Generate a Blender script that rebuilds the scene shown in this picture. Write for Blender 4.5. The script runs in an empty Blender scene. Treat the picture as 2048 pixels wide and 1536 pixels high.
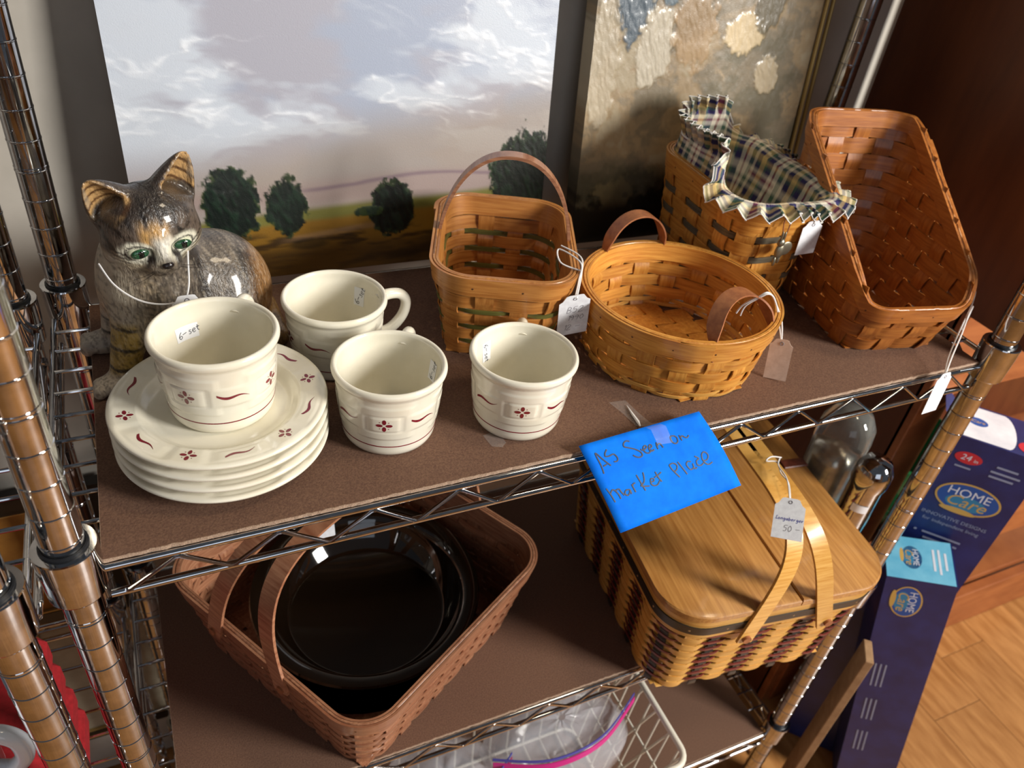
import bpy, math, random
import numpy as np
from math import pi, sin, cos, radians
from mathutils import Vector, Matrix
random.seed(7)
RNG = np.random.default_rng(11)
scene = bpy.context.scene
COL = scene.collection
S = 0.01            # modelled in centimetres, placed in metres
FLOOR = -95.0       # floor level (cm), measured from the collar tops of the upper shelf
def W(p): return (p[0]*S, p[1]*S, (p[2]-FLOOR)*S)

# ------------------------------------------------------------ camera
CAM_C = (8.2901, -39.5437, 40.1242)
YAW, PITCH, ROLL, FPX = 0.5002, 0.6465, 0.1387, 1572.13
fwd = Vector((sin(YAW)*cos(PITCH), cos(YAW)*cos(PITCH), -sin(PITCH)))
rgt = Vector((cos(YAW), -sin(YAW), 0)); upv = rgt.cross(fwd)
r2 = cos(ROLL)*rgt + sin(ROLL)*upv; u2 = -sin(ROLL)*rgt + cos(ROLL)*upv
cam = bpy.data.cameras.new('camera'); camo = bpy.data.objects.new('camera', cam); COL.objects.link(camo)
cam.sensor_width = 36.0; cam.lens = FPX/2048*36.0; cam.clip_start = 0.01; cam.clip_end = 50
m = Matrix((r2, u2, -fwd)).transposed().to_4x4(); m.translation = W(CAM_C); camo.matrix_world = m
cam.dof.use_dof = True; cam.dof.focus_distance = 0.60; cam.dof.aperture_fstop = 9.0
scene.camera = camo

# ------------------------------------------------------------ world, daylight, exposure
world = bpy.data.worlds.new('World'); scene.world = world; world.use_nodes = True
bg = world.node_tree.nodes['Background']; bg.inputs[0].default_value = (0.80, 0.88, 1.0, 1); bg.inputs[1].default_value = 0.085
def area(name, loc, target, sx, sy, power, color):
    l = bpy.data.lights.new(name, 'AREA'); l.shape = 'RECTANGLE'; l.size = sx; l.size_y = sy; l.energy = power; l.color = color
    o = bpy.data.objects.new(name, l); COL.objects.link(o); o.location = W(loc)
    d = Vector(W(target)) - Vector(W(loc)); o.rotation_euler = d.to_track_quat('-Z', 'Y').to_euler(); return o
area('window_daylight', (205, -170, 98), (45, 18, 2), 0.6, 0.85, 108, (1.0, 0.965, 0.91))
area('shop_window_daylight', (-20, -235, 45), (30, 30, 8), 1.3, 1.2, 6, (0.76, 0.87, 1.0))
area('ceiling_lamp', (130, -40, 190), (45, 15, 0), 0.35, 0.35, 12, (1.0, 0.82, 0.58))
scene.view_settings.view_transform = 'Standard'; scene.view_settings.look = 'None'
scene.view_settings.exposure = 0.0; scene.view_settings.gamma = 1.0; scene.view_settings.use_curve_mapping = False

# ------------------------------------------------------------ materials
def lin(c):
    if isinstance(c, str):
        c = tuple(int(c[i:i+2], 16)/255 for i in (0, 2, 4))
    return tuple((x/12.92 if x <= .04045 else ((x+.055)/1.055)**2.4) for x in c[:3])
def newmat(name):
    m = bpy.data.materials.new(name); m.use_nodes = True
    nt = m.node_tree; b = nt.nodes['Principled BSDF']; return m, nt, b
def plain(name, col, rough=.5, metal=0., coat=0., spec=.5, alpha=1., trans=0., ior=1.45, emit=None):
    m, nt, b = newmat(name)
    b.inputs['Base Color'].default_value = (*lin(col), 1); b.inputs['Roughness'].default_value = rough
    b.inputs['Metallic'].default_value = metal; b.inputs['Coat Weight'].default_value = coat; b.inputs['Coat Roughness'].default_value = .06
    b.inputs['Specular IOR Level'].default_value = spec; b.inputs['Alpha'].default_value = alpha
    b.inputs['Transmission Weight'].default_value = trans; b.inputs['IOR'].default_value = ior
    return m
def noisy(name, c1, c2, scale=(40, 40, 40), rough=.5, bump=.0, coat=0., rand=0.12, metal=0., detail=6., bscale=None, coord='Object', lo=.35, hi=.65, spec=.5):
    """two-tone colour from stretched noise, with a per-object shift of value"""
    m, nt, b = newmat(name); N = nt.nodes.new; L = nt.links.new
    tc = N('ShaderNodeTexCoord'); mp = N('ShaderNodeMapping'); mp.inputs['Scale'].default_value = scale
    L(tc.outputs[coord], mp.inputs['Vector'])
    oi = N('ShaderNodeObjectInfo'); add = N('ShaderNodeVectorMath'); add.operation = 'ADD'
    sc = N('ShaderNodeVectorMath'); sc.operation = 'SCALE'; sc.inputs['Scale'].default_value = 37.0
    cb = N('ShaderNodeCombineXYZ'); 
    for k in range(3): L(oi.outputs['Random'], cb.inputs[k])
    L(cb.outputs[0], sc.inputs[0]); L(mp.outputs[0], add.inputs[0]); L(sc.outputs[0], add.inputs[1])
    no = N('ShaderNodeTexNoise'); no.inputs['Scale'].default_value = 1.0; no.inputs['Detail'].default_value = detail; no.inputs['Roughness'].default_value = .6
    L(add.outputs[0], no.inputs['Vector'])
    cr = N('ShaderNodeValToRGB'); cr.color_ramp.elements[0].position = lo; cr.color_ramp.elements[1].position = hi
    cr.color_ramp.elements[0].color = (*lin(c1), 1); cr.color_ramp.elements[1].color = (*lin(c2), 1)
    L(no.outputs['Fac'], cr.inputs[0])
    hs = N('ShaderNodeHueSaturation'); mr = N('ShaderNodeMapRange'); mr.inputs['To Min'].default_value = 1-rand; mr.inputs['To Max'].default_value = 1+rand
    L(oi.outputs['Random'], mr.inputs[0]); L(mr.outputs[0], hs.inputs['Value']); L(cr.outputs[0], hs.inputs['Color'])
    L(hs.outputs[0], b.inputs['Base Color'])
    b.inputs['Roughness'].default_value = rough; b.inputs['Coat Weight'].default_value = coat; b.inputs['Coat Roughness'].default_value = .12; b.inputs['Metallic'].default_value = metal
    b.inputs['Specular IOR Level'].default_value = spec
    if bump:
        bp = N('ShaderNodeBump'); bp.inputs['Strength'].default_value = bump; bp.inputs['Distance'].default_value = .001
        L(no.outputs['Fac'], bp.inputs['Height']); L(bp.outputs[0], b.inputs['Normal'])
    return m
def vcol(name, rough=.5, coat=0., bump=0., bscale=(300, 300, 300), spec=.5, bdist=.001):
    """colour comes from the mesh's own painted colour attribute"""
    m, nt, b = newmat(name); N = nt.nodes.new; L = nt.links.new
    a = N('ShaderNodeAttribute'); a.attribute_name = 'Col'; L(a.outputs['Color'], b.inputs['Base Color'])
    b.inputs['Roughness'].default_value = rough; b.inputs['Coat Weight'].default_value = coat; b.inputs['Coat Roughness'].default_value = .08; b.inputs['Specular IOR Level'].default_value = spec
    if bump:
        tc = N('ShaderNodeTexCoord'); mp = N('ShaderNodeMapping'); mp.inputs['Scale'].default_value = bscale; L(tc.outputs['Object'], mp.inputs['Vector'])
        no = N('ShaderNodeTexNoise'); no.inputs['Scale'].default_value = 1; no.inputs['Detail'].default_value = 3; L(mp.outputs[0], no.inputs['Vector'])
        bp = N('ShaderNodeBump'); bp.inputs['Strength'].default_value = bump; bp.inputs['Distance'].default_value = bdist
        L(no.outputs['Fac'], bp.inputs['Height']); L(bp.outputs[0], b.inputs['Normal'])
    return m
M = {}
M['chrome'] = noisy('chrome', 'b2b3b6', 'cdced0', (60, 60, 60), rough=.07, metal=1., rand=.02)
M['chrome_dull'] = noisy('chrome_dull', '9a9690', 'bdb9b2', (80, 80, 80), rough=.22, metal=1., rand=.03)
M['black_plastic'] = plain('black_plastic', '15161a', .45)
M['hardboard'] = noisy('hardboard', '5d4337', '755846', (700, 700, 700), rough=.85, bump=.35, rand=.0, spec=.25)
M['hardboard_edge'] = noisy('hardboard_edge', '8f7460', 'b39a84', (900, 900, 900), rough=.95, bump=.6, rand=.0)
M['ceramic'] = noisy('ceramic', 'e3ddc9', 'eae5d4', (30, 30, 30), rough=.16, coat=.6, rand=.01)
M['red_glaze'] = noisy('red_glaze', '6e0f22', '84202f', (400, 400, 400), rough=.2, coat=.5, rand=.06)
M['paper'] = plain('paper', 'eef0f4', .7)
M['tag_card'] = noisy('tag_card', 'dcdde2', 'eceef2', (200, 200, 200), rough=.75, rand=.03)
M['tag_buff'] = noisy('tag_buff', 'cdb6a6', 'dcc7b8', (200, 200, 200), rough=.8, rand=.0)
M['ink'] = plain('ink', '2c2a36', .6)
M['ink_blue'] = plain('ink_blue', '4a4fa0', .6)
M['ink_pencil'] = plain('ink_pencil', '77727a', .6)
M['marker'] = noisy('marker', '0c1226', '1c1c30', (900, 900, 900), rough=.55, rand=.0)
M['blue_card'] = noisy('blue_card', '006ae0', '0478ea', (60, 60, 60), rough=.75, rand=.0, spec=.12)
M['string'] = plain('string', 'e4e2e0', .9)
M['tape'] = plain('tape', 'd8d4d0', .12, alpha=.14)
M['nail'] = plain('nail', '6a4a34', .45, metal=.7)
M['nail_brass'] = plain('nail_brass', 'b3a588', .35, metal=.9)
def splints(key, c1, c2, coat=.25, rough=.42, rand=.13):
    M[key+'_h'] = noisy(key+'_h', c1, c2, (25, 25, 420), rough=rough, bump=.12, coat=coat, rand=rand)      # grain along a weaver
    M[key+'_v'] = noisy(key+'_v', c1, c2, (300, 300, 22), rough=rough, bump=.12, coat=coat, rand=rand)     # grain along an upright
splints('honey', 'b4722a', 'd39744')
splints('amber', 'a0632a', 'bd8140')
splints('sienna', '8c4f1e', 'ab6a2c')
splints('russet', '8a563c', 'b07e5e')
splints('straw', 'c28a3a', 'deae60')
splints('grey', '4e473a', '6b6250', coat=.1)
splints('green', '4a4a22', '66642f', coat=.1)
splints('black', '1a1714', '2b2722', coat=.15)
splints('wine', '5a1c1c', '7c2e2a', coat=.15)
M['oak'] = noisy('oak', '96622c', 'be8a4a', (260, 12, 260), rough=.38, bump=.06, coat=.35, rand=.03, lo=.3, hi=.7)
M['leather'] = noisy('leather', '4e2012', '6e3420', (200, 200, 200), rough=.5, bump=.2, rand=.03)
M['leather_tan'] = noisy('leather_tan', '8a5232', 'a4683f', (150, 150, 150), rough=.5, bump=.15, rand=.02)
M['wall_paint'] = noisy('wall_paint', 'aaa49a', 'b6b0a6', (12, 12, 12), rough=.8, bump=.05, rand=.0)
M['room_wall'] = noisy('room_wall', '6e5a48', '80695a', (6, 6, 6), rough=.8, rand=.0)
M['cabinet'] = noisy('cabinet', '582c16', '6c3a1e', (30, 30, 6), rough=.45, bump=.03, coat=.1, rand=.02)
M['cabinet_front'] = noisy('cabinet_front', '8a4c28', 'a46236', (8, 8, 40), rough=.45, coat=.15, rand=.05)
M['floor_plank'] = noisy('floor_plank', '9a6634', 'b8834c', (60, 10, 10), rough=.42, coat=.2, rand=.1)
M['navy_card'] = noisy('navy_card', '0f1c56', '18286a', (30, 30, 30), rough=.45, coat=.1, rand=.0)
M['sky_card'] = noisy('sky_card', '5fb0d4', '7cc4e2', (30, 30, 30), rough=.45, coat=.1, rand=.0)
M['white_card'] = noisy('white_card', 'd3d5de', 'e6e7ee', (30, 30, 30), rough=.5, rand=.0)
M['gold_print'] = plain('gold_print', 'c7a256', .4); M['white_print'] = plain('white_print', 'd7dcea', .5)
M['grey_print'] = plain('grey_print', '8e97b4', .5); M['red_print'] = plain('red_print', 'c22a36', .5); M['blue_print'] = plain('blue_print', '1f4f9c', .45); M['teal_print'] = plain('teal_print', '2f7ea8', .45); M['navy_print'] = plain('navy_print', '1b2a66', .5)
M['brown_card'] = noisy('brown_card', '8c6a48', 'a07e5a', (60, 60, 60), rough=.8, rand=.03)
M['smoked_glass'] = plain('smoked_glass', '4a3426', .03, trans=.9, ior=1.5, coat=.2)
M['clear_glass'] = plain('clear_glass', 'eceee8', .05, trans=.9, ior=1.45)
M['white_wire'] = plain('white_wire', 'd8d3c4', .4)
M['plastic_bag'] = plain('plastic_bag', 'dcdce2', .15, alpha=.34, coat=.6)
M['pink_plastic'] = plain('pink_plastic', 'c2267e', .4); M['red_plastic'] = plain('red_plastic', 'b30f1e', .4); M['green_plastic'] = plain('green_plastic', '4d9a3c', .4); M['orange_plastic'] = plain('orange_plastic', 'e8542e', .4); M['purple_plastic'] = plain('purple_plastic', '4a4a9a', .4)
M['white_ceramic'] = plain('white_ceramic', 'dfe6ee', .2, coat=.5)
M['red_cloth'] = noisy('red_cloth', '8e0f16', 'a81820', (200, 200, 200), rough=.8, rand=.0)
M['frame_black'] = plain('frame_black', '17130f', .4, coat=.3); M['frame_gold'] = plain('frame_gold', 'b79c62', .4, metal=.6)
M['cream_mat'] = noisy('cream_mat', '98907c', 'aaa08a', (30, 30, 30), rough=.8, rand=.04)
M['ochre_print'] = noisy('ochre_print', '8a5c22', 'a8742e', (30, 30, 30), rough=.7, rand=.0)
M['painting'] = vcol('painting', .38, coat=.25, bump=.25, bscale=(900, 900, 900), bdist=.0006)
M['fabric'] = vcol('fabric', .85, bump=.2, bscale=(1500, 1500, 1500), spec=.2)
M['cat_glaze'] = vcol('cat_glaze', .36, coat=.35, bump=.75, bscale=(520, 520, 170), bdist=.0016)
M['eye_white'] = plain('eye_white', 'c9cbb0', .1, coat=.8); M['eye_green'] = noisy('eye_green', '143020', '2a5a3a', (800, 800, 800), rough=.08, coat=1., rand=.0); M['eye_black'] = plain('eye_black', '050505', .05, coat=1.)
M['nose'] = plain('nose', '1a1313', .25, coat=.5)
M['green_glass'] = plain('green_glass', '1d5a34', .1, coat=.5)
M['yellow_cloth'] = noisy('yellow_cloth', '8a7a2a', 'b09a3a', (60, 60, 60), rough=.8)

# ------------------------------------------------------------ mesh helpers (centimetres)
def mesh(name, V, F, mat, parent=None, smooth=40, cols=None, loc=None):
    V = np.asarray(V, float)*S
    me = bpy.data.meshes.new(name); me.from_pydata(V.tolist(), [], [tuple(int(i) for i in f) for f in F]); me.validate()
    if smooth is not None:
        me.polygons.foreach_set('use_smooth', [True]*len(me.polygons))
        if smooth < 180: me.set_sharp_from_angle(angle=radians(smooth))
    if cols is not None:
        a = me.color_attributes.new('Col', 'FLOAT_COLOR', 'POINT')
        c = np.ones((len(V), 4), np.float32); c[:, :3] = cols; a.data.foreach_set('color', c.ravel())
    if mat is not None: me.materials.append(M[mat] if isinstance(mat, str) else mat)
    o = bpy.data.objects.new(name, me); COL.objects.link(o)
    if parent is not None: o.parent = parent
    elif loc is not None: o.location = W(loc)
    else: o.location = W((0, 0, 0))
    return o
def tag(o, label=None, cat=None, group=None, kind=None):
    if label: o['label'] = label
    if cat: o['category'] = cat
    if group: o['group'] = group
    if kind: o['kind'] = kind
    return o
def thing(name, base, label, cat, group=None, rz=0., kind=None):
    o = bpy.data.objects.new(name, None); COL.objects.link(o); o.location = W(base); o.rotation_euler = (0, 0, rz); o.empty_display_size = .02
    return tag(o, label, cat, group, kind)
def dup_part(o, parent, loc=None, rz=None):
    c = o.copy(); COL.objects.link(c); c.parent = parent
    if loc is not None: c.location = (loc[0]*S, loc[1]*S, loc[2]*S)
    if rz is not None: c.rotation_euler = (0, 0, rz)
    return c
class MB:
    def __init__(s): s.V = []; s.F = []
    def add(s, V, F):
        n = len(s.V); s.V.extend([tuple(map(float, v)) for v in V]); s.F.extend([tuple(int(i)+n for i in f) for f in F]); return s
    def mk(s, name, mat, parent=None, smooth=40, **k): return mesh(name, s.V, s.F, mat, parent, smooth, **k)
def box(c, d, R=None):
    c = np.array(c, float); d = np.array(d, float)/2
    V = np.array([[x, y, z] for z in (-1, 1) for y in (-1, 1) for x in (-1, 1)], float)*d
    if R is not None: V = V@np.array(R).T
    return V+c, [(0, 2, 3, 1), (4, 5, 7, 6), (0, 1, 5, 4), (2, 6, 7, 3), (0, 4, 6, 2), (1, 3, 7, 5)]
def bbox(x0, x1, y0, y1, z0, z1): return box(((x0+x1)/2, (y0+y1)/2, (z0+z1)/2), (x1-x0, y1-y0, z1-z0))
def bev_box(c, d, r, R=None):
    """box with chamfered edges"""
    c = np.array(c, float); h = np.array(d, float)/2; V = []
    for sx in (-1, 1):
        for sy in (-1, 1):
            for sz in (-1, 1):
                V += [(sx*h[0], sy*(h[1]-r), sz*(h[2]-r)), (sx*(h[0]-r), sy*h[1], sz*(h[2]-r)), (sx*(h[0]-r), sy*(h[1]-r), sz*h[2])]
    V = np.array(V); ix = lambda a, b, cc, k: (((a > 0)*4+(b > 0)*2+(cc > 0))*3+k)
    F = []
    for s in (-1, 1):
        F += [[ix(s, -1, -1, 0), ix(s, 1, -1, 0), ix(s, 1, 1, 0), ix(s, -1, 1, 0)][::s], [ix(-1, s, -1, 1), ix(-1, s, 1, 1), ix(1, s, 1, 1), ix(1, s, -1, 1)][::s], [ix(-1, -1, s, 2), ix(1, -1, s, 2), ix(1, 1, s, 2), ix(-1, 1, s, 2)][::s]]
    for a in (-1, 1):
        for b in (-1, 1):
            F += [[ix(a, b, -1, 0), ix(a, b, -1, 1), ix(a, b, 1, 1), ix(a, b, 1, 0)][::-a*b], [ix(a, -1, b, 0), ix(a, 1, b, 0), ix(a, 1, b, 2), ix(a, -1, b, 2)][::-a*b], [ix(-1, a, b, 1), ix(-1, a, b, 2), ix(1, a, b, 2), ix(1, a, b, 1)][::-a*b]]
            for cc in (-1, 1): F.append([ix(a, b, cc, 0), ix(a, b, cc, 1), ix(a, b, cc, 2)][::a*b*cc])
    if R is not None: V = V@np.array(R).T
    return V+c, F
def rotz(a): return np.array([[cos(a), -sin(a), 0], [sin(a), cos(a), 0], [0, 0, 1]])
def nrm(v): v = np.asarray(v, float); return v/np.maximum(np.linalg.norm(v, axis=-1, keepdims=True), 1e-9)
def tube(path, r, n=8, closed=False, caps=True):
    P = np.asarray(path, float); k = len(P); r = np.broadcast_to(np.asarray(r, float), (k,))
    T = np.roll(P, -1, 0)-np.roll(P, 1, 0)
    if not closed: T[0] = P[1]-P[0]; T[-1] = P[-1]-P[-2]
    T = nrm(T); a = np.array([0, 0, 1.]) if abs(T[0][2]) < .9 else np.array([1., 0, 0])
    u = nrm(np.cross(T[0], a)); V = []
    for i in range(k):
        u = nrm(u-T[i]*np.dot(u, T[i])); v = np.cross(T[i], u)
        for j in range(n):
            t = 2*pi*j/n; V.append(P[i]+r[i]*(cos(t)*u+sin(t)*v))
    F = []
    for i in range(k if closed else k-1):
        for j in range(n):
            a0 = i*n+j; a1 = i*n+(j+1) % n; b0 = ((i+1) % k)*n+j; b1 = ((i+1) % k)*n+(j+1) % n; F.append((a0, a1, b1, b0))
    if caps and not closed: F += [tuple(range(n))[::-1], tuple((k-1)*n+j for j in range(n))]
    return V, F
def lathe(prof, n=64, c=(0, 0, 0)):
    V = []; F = []
    for r, z in prof:
        for j in range(n): V.append((c[0]+r*cos(2*pi*j/n), c[1]+r*sin(2*pi*j/n), c[2]+z))
    for i in range(len(prof)-1):
        for j in range(n): F.append((i*n+j, i*n+(j+1) % n, (i+1)*n+(j+1) % n, (i+1)*n+j))
    if prof[0][0] > 1e-6: F.append(tuple(range(n))[::-1])
    if prof[-1][0] > 1e-6: F.append(tuple((len(prof)-1)*n+j for j in range(n)))
    return V, F
def ribbon(P, wd, nd, w, t, closed=False):
    """strip along P: width w along wd, thickness t along nd"""
    P = np.asarray(P, float); k = len(P); wd = np.broadcast_to(np.asarray(wd, float), P.shape); nd = np.broadcast_to(np.asarray(nd, float), P.shape)
    w = np.broadcast_to(np.asarray(w, float), (k,))[:, None]; t = np.broadcast_to(np.asarray(t, float), (k,))[:, None]
    A = [P-wd*w/2-nd*t/2, P+wd*w/2-nd*t/2, P+wd*w/2+nd*t/2, P-wd*w/2+nd*t/2]
    V = np.stack(A, 1).reshape(-1, 3); F = []
    for i in range(k if closed else k-1):
        j = (i+1) % k
        for a in range(4): b = (a+1) % 4; F.append((i*4+a, i*4+b, j*4+b, j*4+a))
    if not closed: F += [(3, 2, 1, 0), tuple((k-1)*4+a for a in range(4))]
    return V, F
def grid(P):
    P = np.asarray(P, float); a, b = P.shape[:2]
    i, j = np.meshgrid(np.arange(a-1), np.arange(b-1), indexing='ij'); q = i*b+j
    return P.reshape(-1, 3), np.stack([q, q+1, q+b+1, q+b], -1).reshape(-1, 4)
def smooth_path(P, n=8, closed=False):
    """Catmull-Rom through the points"""
    P = np.asarray(P, float); k = len(P); out = []
    g = (lambda i: P[i % k]) if closed else (lambda i: P[min(max(i, 0), k-1)])
    for i in range(k if closed else k-1):
        p0, p1, p2, p3 = g(i-1), g(i), g(i+1), g(i+2)
        for s in range(n):
            t = s/n; out.append(.5*((2*p1)+(-p0+p2)*t+(2*p0-5*p1+4*p2-p3)*t*t+(-p0+3*p1-3*p2+p3)*t**3))
    if not closed: out.append(P[-1])
    return np.array(out)
def plate2d(poly, fn, t, nrm_fn=None):
    """a flat outline given in 2D, mapped to 3D by fn(u,v,h), with thickness t"""
    n = len(poly); V = [fn(u, v, 0) for u, v in poly]+[fn(u, v, t) for u, v in poly]
    return V, [tuple(range(n))[::-1], tuple(range(n, 2*n))]+[(i, (i+1) % n, n+(i+1) % n, n+i) for i in range(n)]
def strokes(lines, fn, w, h=.012, n=5):
    """pen strokes (2D polylines) as thin flat ribbons lying on fn(u,v,h)"""
    mb = MB()
    for l in lines:
        p = smooth_path(np.array(l, float), n) if len(l) > 2 else np.array(l, float)
        d = np.gradient(p, axis=0); d = nrm(d); nn = np.stack([-d[:, 1], d[:, 0]], 1)*w/2
        A = [fn(*(q-m_), h) for q, m_ in zip(p, nn)]; B = [fn(*(q+m_), h) for q, m_ in zip(p, nn)]
        V = [x for pr in zip(A, B) for x in pr]; mb.add(V, [(2*i, 2*i+2, 2*i+3, 2*i+1) for i in range(len(p)-1)])
    return mb
# single-stroke handwriting, unit height
PEN = {'6': [[(.55, 1), (.2, .7), (.08, .3), (.3, 0), (.58, .2), (.4, .48), (.12, .35)]], '-': [[(.1, .5), (.75, .55)]], 's': [[(.5, .55), (.25, .6), (.2, .42), (.45, .25), (.35, .02), (.08, .08)]],
 'e': [[(.1, .3), (.5, .38), (.4, .6), (.15, .5), (.1, .2), (.3, 0), (.55, .12)]], 't': [[(.3, .95), (.28, .2), (.5, .05)], [(.05, .6), (.55, .65)]], 'B': [[(.1, 0), (.15, 1), (.5, .9), (.45, .6), (.18, .52), (.55, .4), (.5, .1), (.1, 0)]],
 '5': [[(.6, 1), (.2, .97), (.15, .6), (.45, .6), (.55, .3), (.35, 0), (.08, .08)]], '2': [[(.1, .8), (.35, 1), (.55, .75), (.1, .02), (.65, .05)]], '1': [[(.2, .8), (.35, 1), (.3, 0)]], '9': [[(.55, .75), (.3, .95), (.1, .7), (.3, .5), (.55, .75), (.5, .3), (.35, 0)]],
 '0': [[(.35, 1), (.08, .55), (.3, 0), (.6, .45), (.35, 1)]], 'L': [[(.5, 1), (.2, .9), (.25, .1), (.05, .15), (.3, .05), (.7, .1)]], 'o': [[(.3, .6), (.08, .3), (.3, 0), (.52, .3), (.3, .6)]], 'n': [[(.1, .6), (.12, 0), (.15, .4), (.4, .6), (.5, .3), (.55, 0)]],
 'g': [[(.5, .5), (.25, .6), (.08, .3), (.3, .05), (.5, .5), (.48, -.2), (.25, -.45), (.08, -.25)]], 'a': [[(.5, .5), (.25, .6), (.08, .3), (.28, 0), (.48, .5), (.55, 0)]], 'b': [[(.15, 1), (.1, .05), (.35, 0), (.52, .3), (.35, .55), (.12, .35)]], 'r': [[(.1, .6), (.14, 0), (.2, .45), (.5, .58)]], '7': [[(.05, .95), (.6, 1), (.3, 0)]]}
def write(txt, x, y, h, slant=.15, adv=.72):
    out = []
    for ch in txt:
        if ch == ' ': x += .4*h; continue
        for l in PEN[ch]: out.append([(x+(px+slant*py)*h, y+py*h) for px, py in l])
        x += adv*h*(.55 if ch == '1' else 1)
    return out
_dg = None
def text2d(s, size, shear=0., align='CENTER', bold=0.):
    cu = bpy.data.curves.new('t', 'FONT'); cu.body = s; cu.size = size; cu.shear = shear; cu.align_x = align; cu.align_y = 'CENTER'; cu.resolution_u = 3; cu.offset = bold
    o = bpy.data.objects.new('t', cu); COL.objects.link(o); bpy.context.view_layer.update()
    me = bpy.data.meshes.new_from_object(o.evaluated_get(bpy.context.evaluated_depsgraph_get()))
    V = [(v.co.x, v.co.y) for v in me.vertices]; F = [tuple(p.vertices) for p in me.polygons]
    bpy.data.objects.remove(o); bpy.data.curves.remove(cu); bpy.data.meshes.remove(me); return V, F
def vnoise(x, y, seed=0):
    """value noise on numpy arrays, 0..1"""
    xi = np.floor(x).astype(np.int64); yi = np.floor(y).astype(np.int64); xf = x-xi; yf = y-yi
    h = lambda a, b: ((np.sin((a*127.1+b*311.7+seed*74.7))*43758.5453) % 1.0)
    u = xf*xf*(3-2*xf); v = yf*yf*(3-2*yf)
    return (h(xi, yi)*(1-u)+h(xi+1, yi)*u)*(1-v)+(h(xi, yi+1)*(1-u)+h(xi+1, yi+1)*u)*v
def fbm(x, y, seed=0, o=4):
    s = 0; a = .5; t = 0
    for k in range(o): s = s+a*vnoise(x*2**k, y*2**k, seed+k*13); t += a; a *= .55
    return s/t
def sstep(a, b, x): t = np.clip((x-a)/(b-a), 0, 1); return t*t*(3-2*t)
def mixc(c, d, f): return c*(1-f[..., None])+np.array(d)*f[..., None]
# ============================================================ the setting
ZB = -2.55; Z0 = -3.18; DH = 38.47; ZL = ZB-DH
RW, RD = 87.14, 32.64
def struct(name, VF, mat, smooth=None, parent=None):
    o = mesh(name, VF[0], VF[1], mat, parent, smooth)
    if parent is None: o['kind'] = 'structure'
    return o
struct('wall_back', bbox(-220, 330, 40.6, 46, FLOOR, 150), 'wall_paint')
struct('wall_left', bbox(-226, -220, -270, 46, FLOOR, 90), 'room_wall')
struct('wall_front', bbox(-226, 110, -276, -270, FLOOR, 70), 'room_wall')
dr_ = struct('added_dark_door_1', bev_box((-30, -269, FLOOR+100), (86, 3, 199), .3), 'cabinet'); mesh('added_door_handle', *tube([(5, -266.5, FLOOR+98), (-6, -266.5, FLOOR+98)], 1.0, 10), 'chrome', dr_)  # unseen door, added so the chrome posts reflect a dark streak
fl = struct('floor', bbox(-226, 330, -276, 46, FLOOR-4, FLOOR-.8), 'floor_plank')
k = 0
for i in range(11):
    x0 = 92+i*13.0
    for j in range(-1, 4):
        y0 = -34+j*30+(i % 3)*10; y1 = min(y0+29.9, 40.5)
        if y1-y0 < 3: continue
        mesh('plank', *bev_box((x0+6.5, (y0+y1)/2, FLOOR-.45), (12.94, y1-y0, .9), .06), 'floor_plank', fl, None)
# bookcase to the right of the rack
bc = thing('bookcase', (146, 25, FLOOR), 'dark brown wooden bookcase with orange front rails right of the metal rack', 'bookcase')
def loc_of(o): return np.array([o.location[0]/S, o.location[1]/S, o.location[2]/S+FLOOR])
def wpart(name, VF, mat, th, smooth=None, **k):
    return mesh(name, np.asarray(VF[0], float)-loc_of(th), VF[1], mat, th, smooth, **k)
wpart('side_panel', bev_box((100, 20.2, 34.5), (2, 36.5, 81), .1), 'cabinet', bc); wpart('lower_side_panel', bev_box((101, 25.8, -50.6), (2, 26.5, 88.6), .1), 'cabinet', bc)
wpart('front_stile', bev_box((103, 12.4, -50.6), (6, 1.6, 88.6), .12), 'cabinet_front', bc)
for zc, h in ((-13.5, 14), (-59, 10)): wpart('rail', bev_box((146, 12.6, zc), (80, 1.5, h), .1), 'cabinet_front', bc)
for zc in (-7.2, -21.2, -64.8, -82): wpart('shelf_board', bev_box((146, 26, zc), (88, 25, 1.6), .1), 'cabinet_front', bc)
wpart('back_panel', bbox(102, 190, 38.2, 39.2, FLOOR, 75), 'cabinet', bc)
wpart('plinth', bev_box((146, 12.2, FLOOR+6.2), (88, 2, 12.3), .12), 'cabinet_front', bc)

# ============================================================ wire racks
def make_post(x, y, label, z0=FLOOR, z1=62):
    t = thing('rack_post', (x, y, FLOOR), label, 'rack post', 'posts of the chrome racks')
    prof = [(1.27, z0-FLOOR)]; kk = math.ceil((z0+1-.5)/2.54)
    z = kk*2.54+.5
    while z < z1-1:
        for dr, dz in ((0, -.09), (.035, -.03), (.035, .03), (0, .06), (-.04, .09), (0, .13)): prof.append((1.27+dr, z+dz-FLOOR))
        if round((z-.5)/2.54) % 7 == 4:
            for dr, dz in ((0, .24), (.035, .29), (.035, .34), (0, .4)): prof.append((1.27+dr, z+dz-FLOOR))
        z += 2.54
    prof.append((1.27, z1-FLOOR)); prof.append((1.0, z1+.3-FLOOR)); prof.append((0, z1+.5-FLOOR))
    mesh('pole', *lathe(prof, 40), 'chrome', t, 30)
    mesh('foot', *lathe([(0, -.0), (1.6, 0), (1.6, .6), (.6, 1.2), (.6, 1.5)], 20), 'black_plastic', t)
    return t
make_post(0, 0, 'chrome ringed post at the near left corner of the basket rack')
make_post(0, RD, 'chrome ringed post behind the cat figurine at the back left corner')
make_post(RW, 0, 'chrome ringed post at the near right corner beside the blue boxes')
make_post(RW, RD, 'chrome ringed post behind the tall sloped basket at back right')
make_post(-3.86, -2.52, 'chrome ringed post of the neighbouring rack, lowest left in view')
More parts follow.
